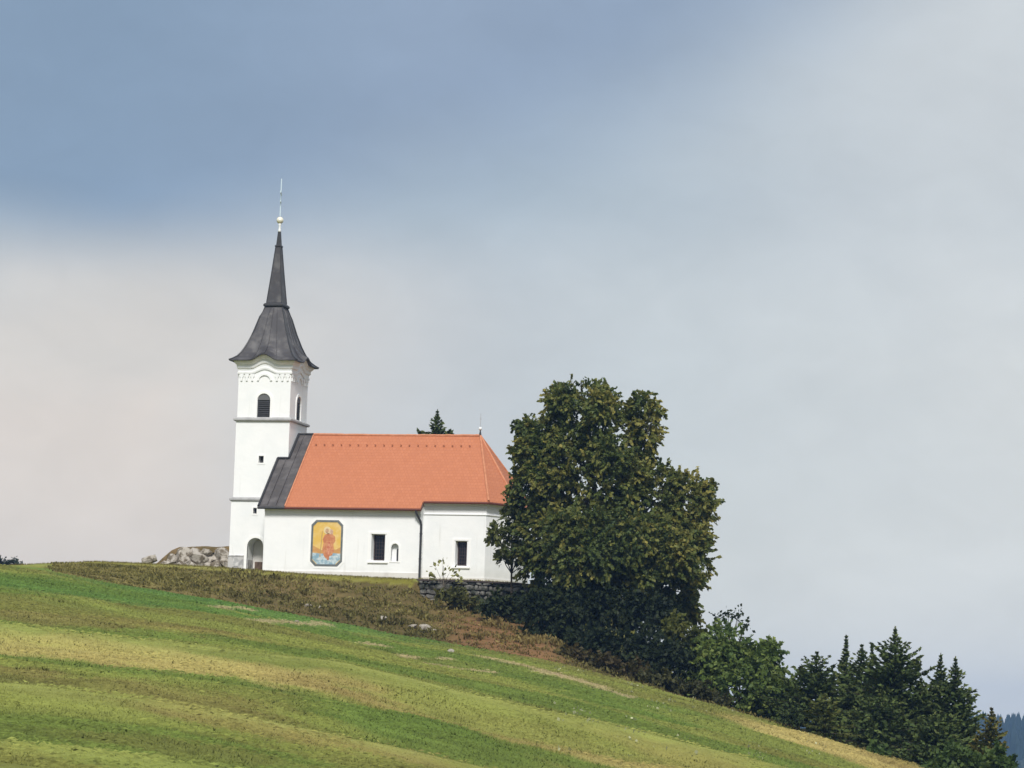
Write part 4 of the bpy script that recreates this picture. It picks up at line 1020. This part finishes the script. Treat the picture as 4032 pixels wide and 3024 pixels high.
Ln = rng.uniform(.12, .30, n)[:, None]; upv = np.array((0, 0, 1.0))[None]-H2_[None] if False else np.tile(np.array((-H2[0]*.5, -H2[1]*.5, .85)), (n, 1))
wv = unit(upv-dd*np.sum(upv*dd, 1, keepdims=True))*rng.uniform(.018, .036, n)[:, None]
V = np.stack([pos-dd*Ln*.5-wv*.6, pos-wv, pos+dd*Ln*.5-wv*.5, pos+wv], 1).reshape(-1, 3)
face_cam(V, 4)
nn = unit(np.stack([-H2[0]*.3+rng.normal(size=n)*.3, -H2[1]*.3+rng.normal(size=n)*.3, np.ones(n)], -1))
o = np_mesh("hay_tufts", V, np.arange(4*n).reshape(n, 4), M['grass'], col=np.clip(np.repeat(c, 4, 0), 0, .9), nor=np.repeat(nn, 4, 0))
tag(o, "coarse flopped tufts and cut hay strewn over the meadow", "hay", kind='stuff')
# pale flower heads scattered over the right of the meadow
FP = []
for q in range(46):
    px, py = rng.uniform(1180, 1800), rng.uniform(1450, 1650); p = on_ground(px, py, 100, 200)
    if p[2] > at(px, py+14, np.dot(p[:2]-CAM[:2], H2))[2]-1: FP.append(p)
P = np.concatenate([p+rng.normal(size=(rng.integers(2, 9), 3))*np.array((.35, .3, .02))+np.array((0, 0, .12)) for p in FP])
_t, _f, _fm, _fe = bankpar(P[:, 0], P[:, 1]); P = P[_f < _fm]; P[:, 2] = ground(P[:, 0], P[:, 1])+.12
leaf_cloud("meadow_flowers", P, np.tile((0.2, -.6, .5), (len(P), 1)), rng.uniform(.10, .22, len(P)), np.tile((.55, .56, .34), (len(P), 1))*rng.uniform(.6, 1.15, (len(P), 1)), None, M['grass'], .8, 0)
tag(bpy.data.objects["meadow_flowers"], "pale flower heads scattered over the green meadow on the right", "flowers", kind='stuff')
# bank weeds: leafy clumps
n = 9000
f = rng.uniform(165, 229, n); tt = rng.uniform(-.149, .16, n); x, y = xy(tt*f, f); t_, f_, fm_, fe_ = bankpar(x, y)
sb = (f_-fm_)/(fe_-fm_); k = (sb > .0) & (sb < .97); x, y, sb, tt = x[k], y[k], sb[k], tt[k]; n = len(x)
clump = fbm(x*.38, y*.6, 61, 3); left = sstep(-.145, -.085, tt)
xe_ = x; wmk = sstep(13.5, 15, xe_)*(1-sstep(23, 25, xe_))*sstep(.62, .85, sb)
hh = (.06+.46*sstep(.40, .66, clump)*rng.uniform(.5, 1.1, n))*(1-.85*sstep(.84, .96, sb))*(1-.55*wmk)*(.35+.65*sstep(0, .15, sb))*(.18+.82*left)
tone = .5+1.5*(fbm(x*.6+3, y*.9, 64, 3)-.5)
pal = np.array([(.070,.072,.022),(.135,.132,.038),(.215,.200,.058),(.30,.26,.085)])
P = []; N = []; Cc = []; Lz = []
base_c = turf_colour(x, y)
for q in range(11):
    ox, oy = rng.normal(size=n)*.24, rng.normal(size=n)*.24; u = rng.random(n)
    P.append(np.stack([x+ox, y+oy, ground(x+ox, y+oy)+hh*u+.02], -1)); N.append(np.stack([ox*1.5, oy*1.5-.2, .6+u*0], -1))
    tq = np.clip(tone*1.0-.15-.28*(1-sstep(.05, .5, sb))+.35*rng.random(n)+.2*(u-.5), 0, .999)*3; i0 = tq.astype(int); fr = (tq-i0)[:, None]
    cc = pal[i0]*(1-fr)+pal[np.minimum(i0+1, 3)]*fr
    top = (sstep(.88, .97, sb)*(1-wmk))[:, None]; cc = cc*(1-top)+top*np.array((.19,.165,.04))
    Cc.append((cc*.65+base_c*.45)*rng.uniform(.75, 1.3, (n, 1))); Lz.append(rng.uniform(.20, .44, n)*(.6+.4*np.clip(hh*2, 0, 1)))
leaf_cloud("bank_weeds", np.concatenate(P), unit(np.concatenate(N)), np.concatenate(Lz), np.concatenate(Cc), None, M['grass'], .45, -.2)
o = bpy.data.objects["bank_weeds"]
tag(o, "tall dry brown and olive weeds on the bank below the church", "weeds", kind='stuff')
# turf of the plateau before the walls
n = 26000
x = rng.uniform(-20, 22, n); y = rng.uniform(-9.6, -2.2, n); k = ~((x > 1.6) & (y > -5.9)); x, y = x[k], y[k]
o = blades("plateau_grass", x, y, .05+.10*rng.random(len(x)), .08, np.array((.16,.14,.035))*rng.uniform(.6, 1.35, (len(x), 1)), .8)
tag(o, "thin strip of short yellowish turf along the church wall", "grass", kind='stuff')

# ------------------------------------------------------------------ far hills
n = 420; V = []; Q = []
az = np.linspace(-.55, .55, n); prof_h = [0, .35, .7, .92, 1.0, .6]
for j, (dist, k) in enumerate([(1500, 0), (1850, .42), (2150, .78), (2400, 1.0), (2600, 1.02), (3300, .5)]):
    for a in az:
        x, y = xy(dist*sin(a), dist*cos(a)); hh = 74+8*(float(fbm(a*9, j*.3, 71, 3))-.5)+14*a
        V.append((x, y, -79+k*hh))
Q = [(j*n+i, j*n+i+1, (j+1)*n+i+1, (j+1)*n+i) for j in range(5) for i in range(n-1)]
o = np_mesh("hills", np.array(V), np.array(Q), mat("forested_hill", (.022,.035,.018), .95, (.02, (.035,.05,.024), .4, .6), coord='Object'), smooth=True); tag(o, kind='structure')
# forest on the far hill: one mass of pointed crowns
m_ = MB(); rs = random.Random(3)
for i in range(5200):
    a = rs.uniform(.02, .36) if i % 4 else rs.uniform(-.3, .3); dist = rs.choice([rs.uniform(2330, 2450), rs.uniform(1600, 2400)])
    x, y = xy(dist*sin(a), dist*cos(a)); jj = np.interp(dist, [1500,1850,2150,2400,2600], [0,.42,.78,1.0,1.02]); z = -79+jj*(74+14*a)
    hh = rs.uniform(10, 19); r_ = hh*rs.uniform(.17, .30); k0 = len(m_.v)
    m_.v += [(x+r_*cos(q*pi/3), y+r_*sin(q*pi/3), z-2) for q in range(6)]+[(x+r_*.55*cos(q*pi/3+.5), y+r_*.55*sin(q*pi/3+.5), z+hh*.55) for q in range(6)]+[(x, y, z+hh)]
    m_.f += [(k0+q, k0+(q+1) % 6, k0+6+(q+1) % 6, k0+6+q) for q in range(6)]+[(k0+6+q, k0+6+(q+1) % 6, k0+12) for q in range(6)]
me = bpy.data.meshes.new("forest"); me.from_pydata(m_.v, [], m_.f); me.materials.append(mat("far_forest", (.02,.035,.02), .95))
o = link("forest", me); tag(o, "blue forest covering the far hill behind the last spruce", "forest", kind='stuff')

# ------------------------------------------------------------------ haze: pale air round the camera and the whole scene
hz = MB().box((-2600,-900,-80.5), (2800,3600,62))
hm = bpy.data.materials.new("haze_air"); hm.use_nodes = True; t = NT(hm.node_tree)
pv = t.n('ShaderNodeVolumePrincipled', i={'Color': (.30,.54,1.0,1), 'Density': .00015, 'Anisotropy': .0})
t.t.links.new(pv.outputs[0], t.n('ShaderNodeOutputMaterial').inputs['Volume'])
HAZE = True
if HAZE:
    o = hz.build("haze", hm); tag(o, "pale blue air between the hill and the distance", "haze", kind='stuff')
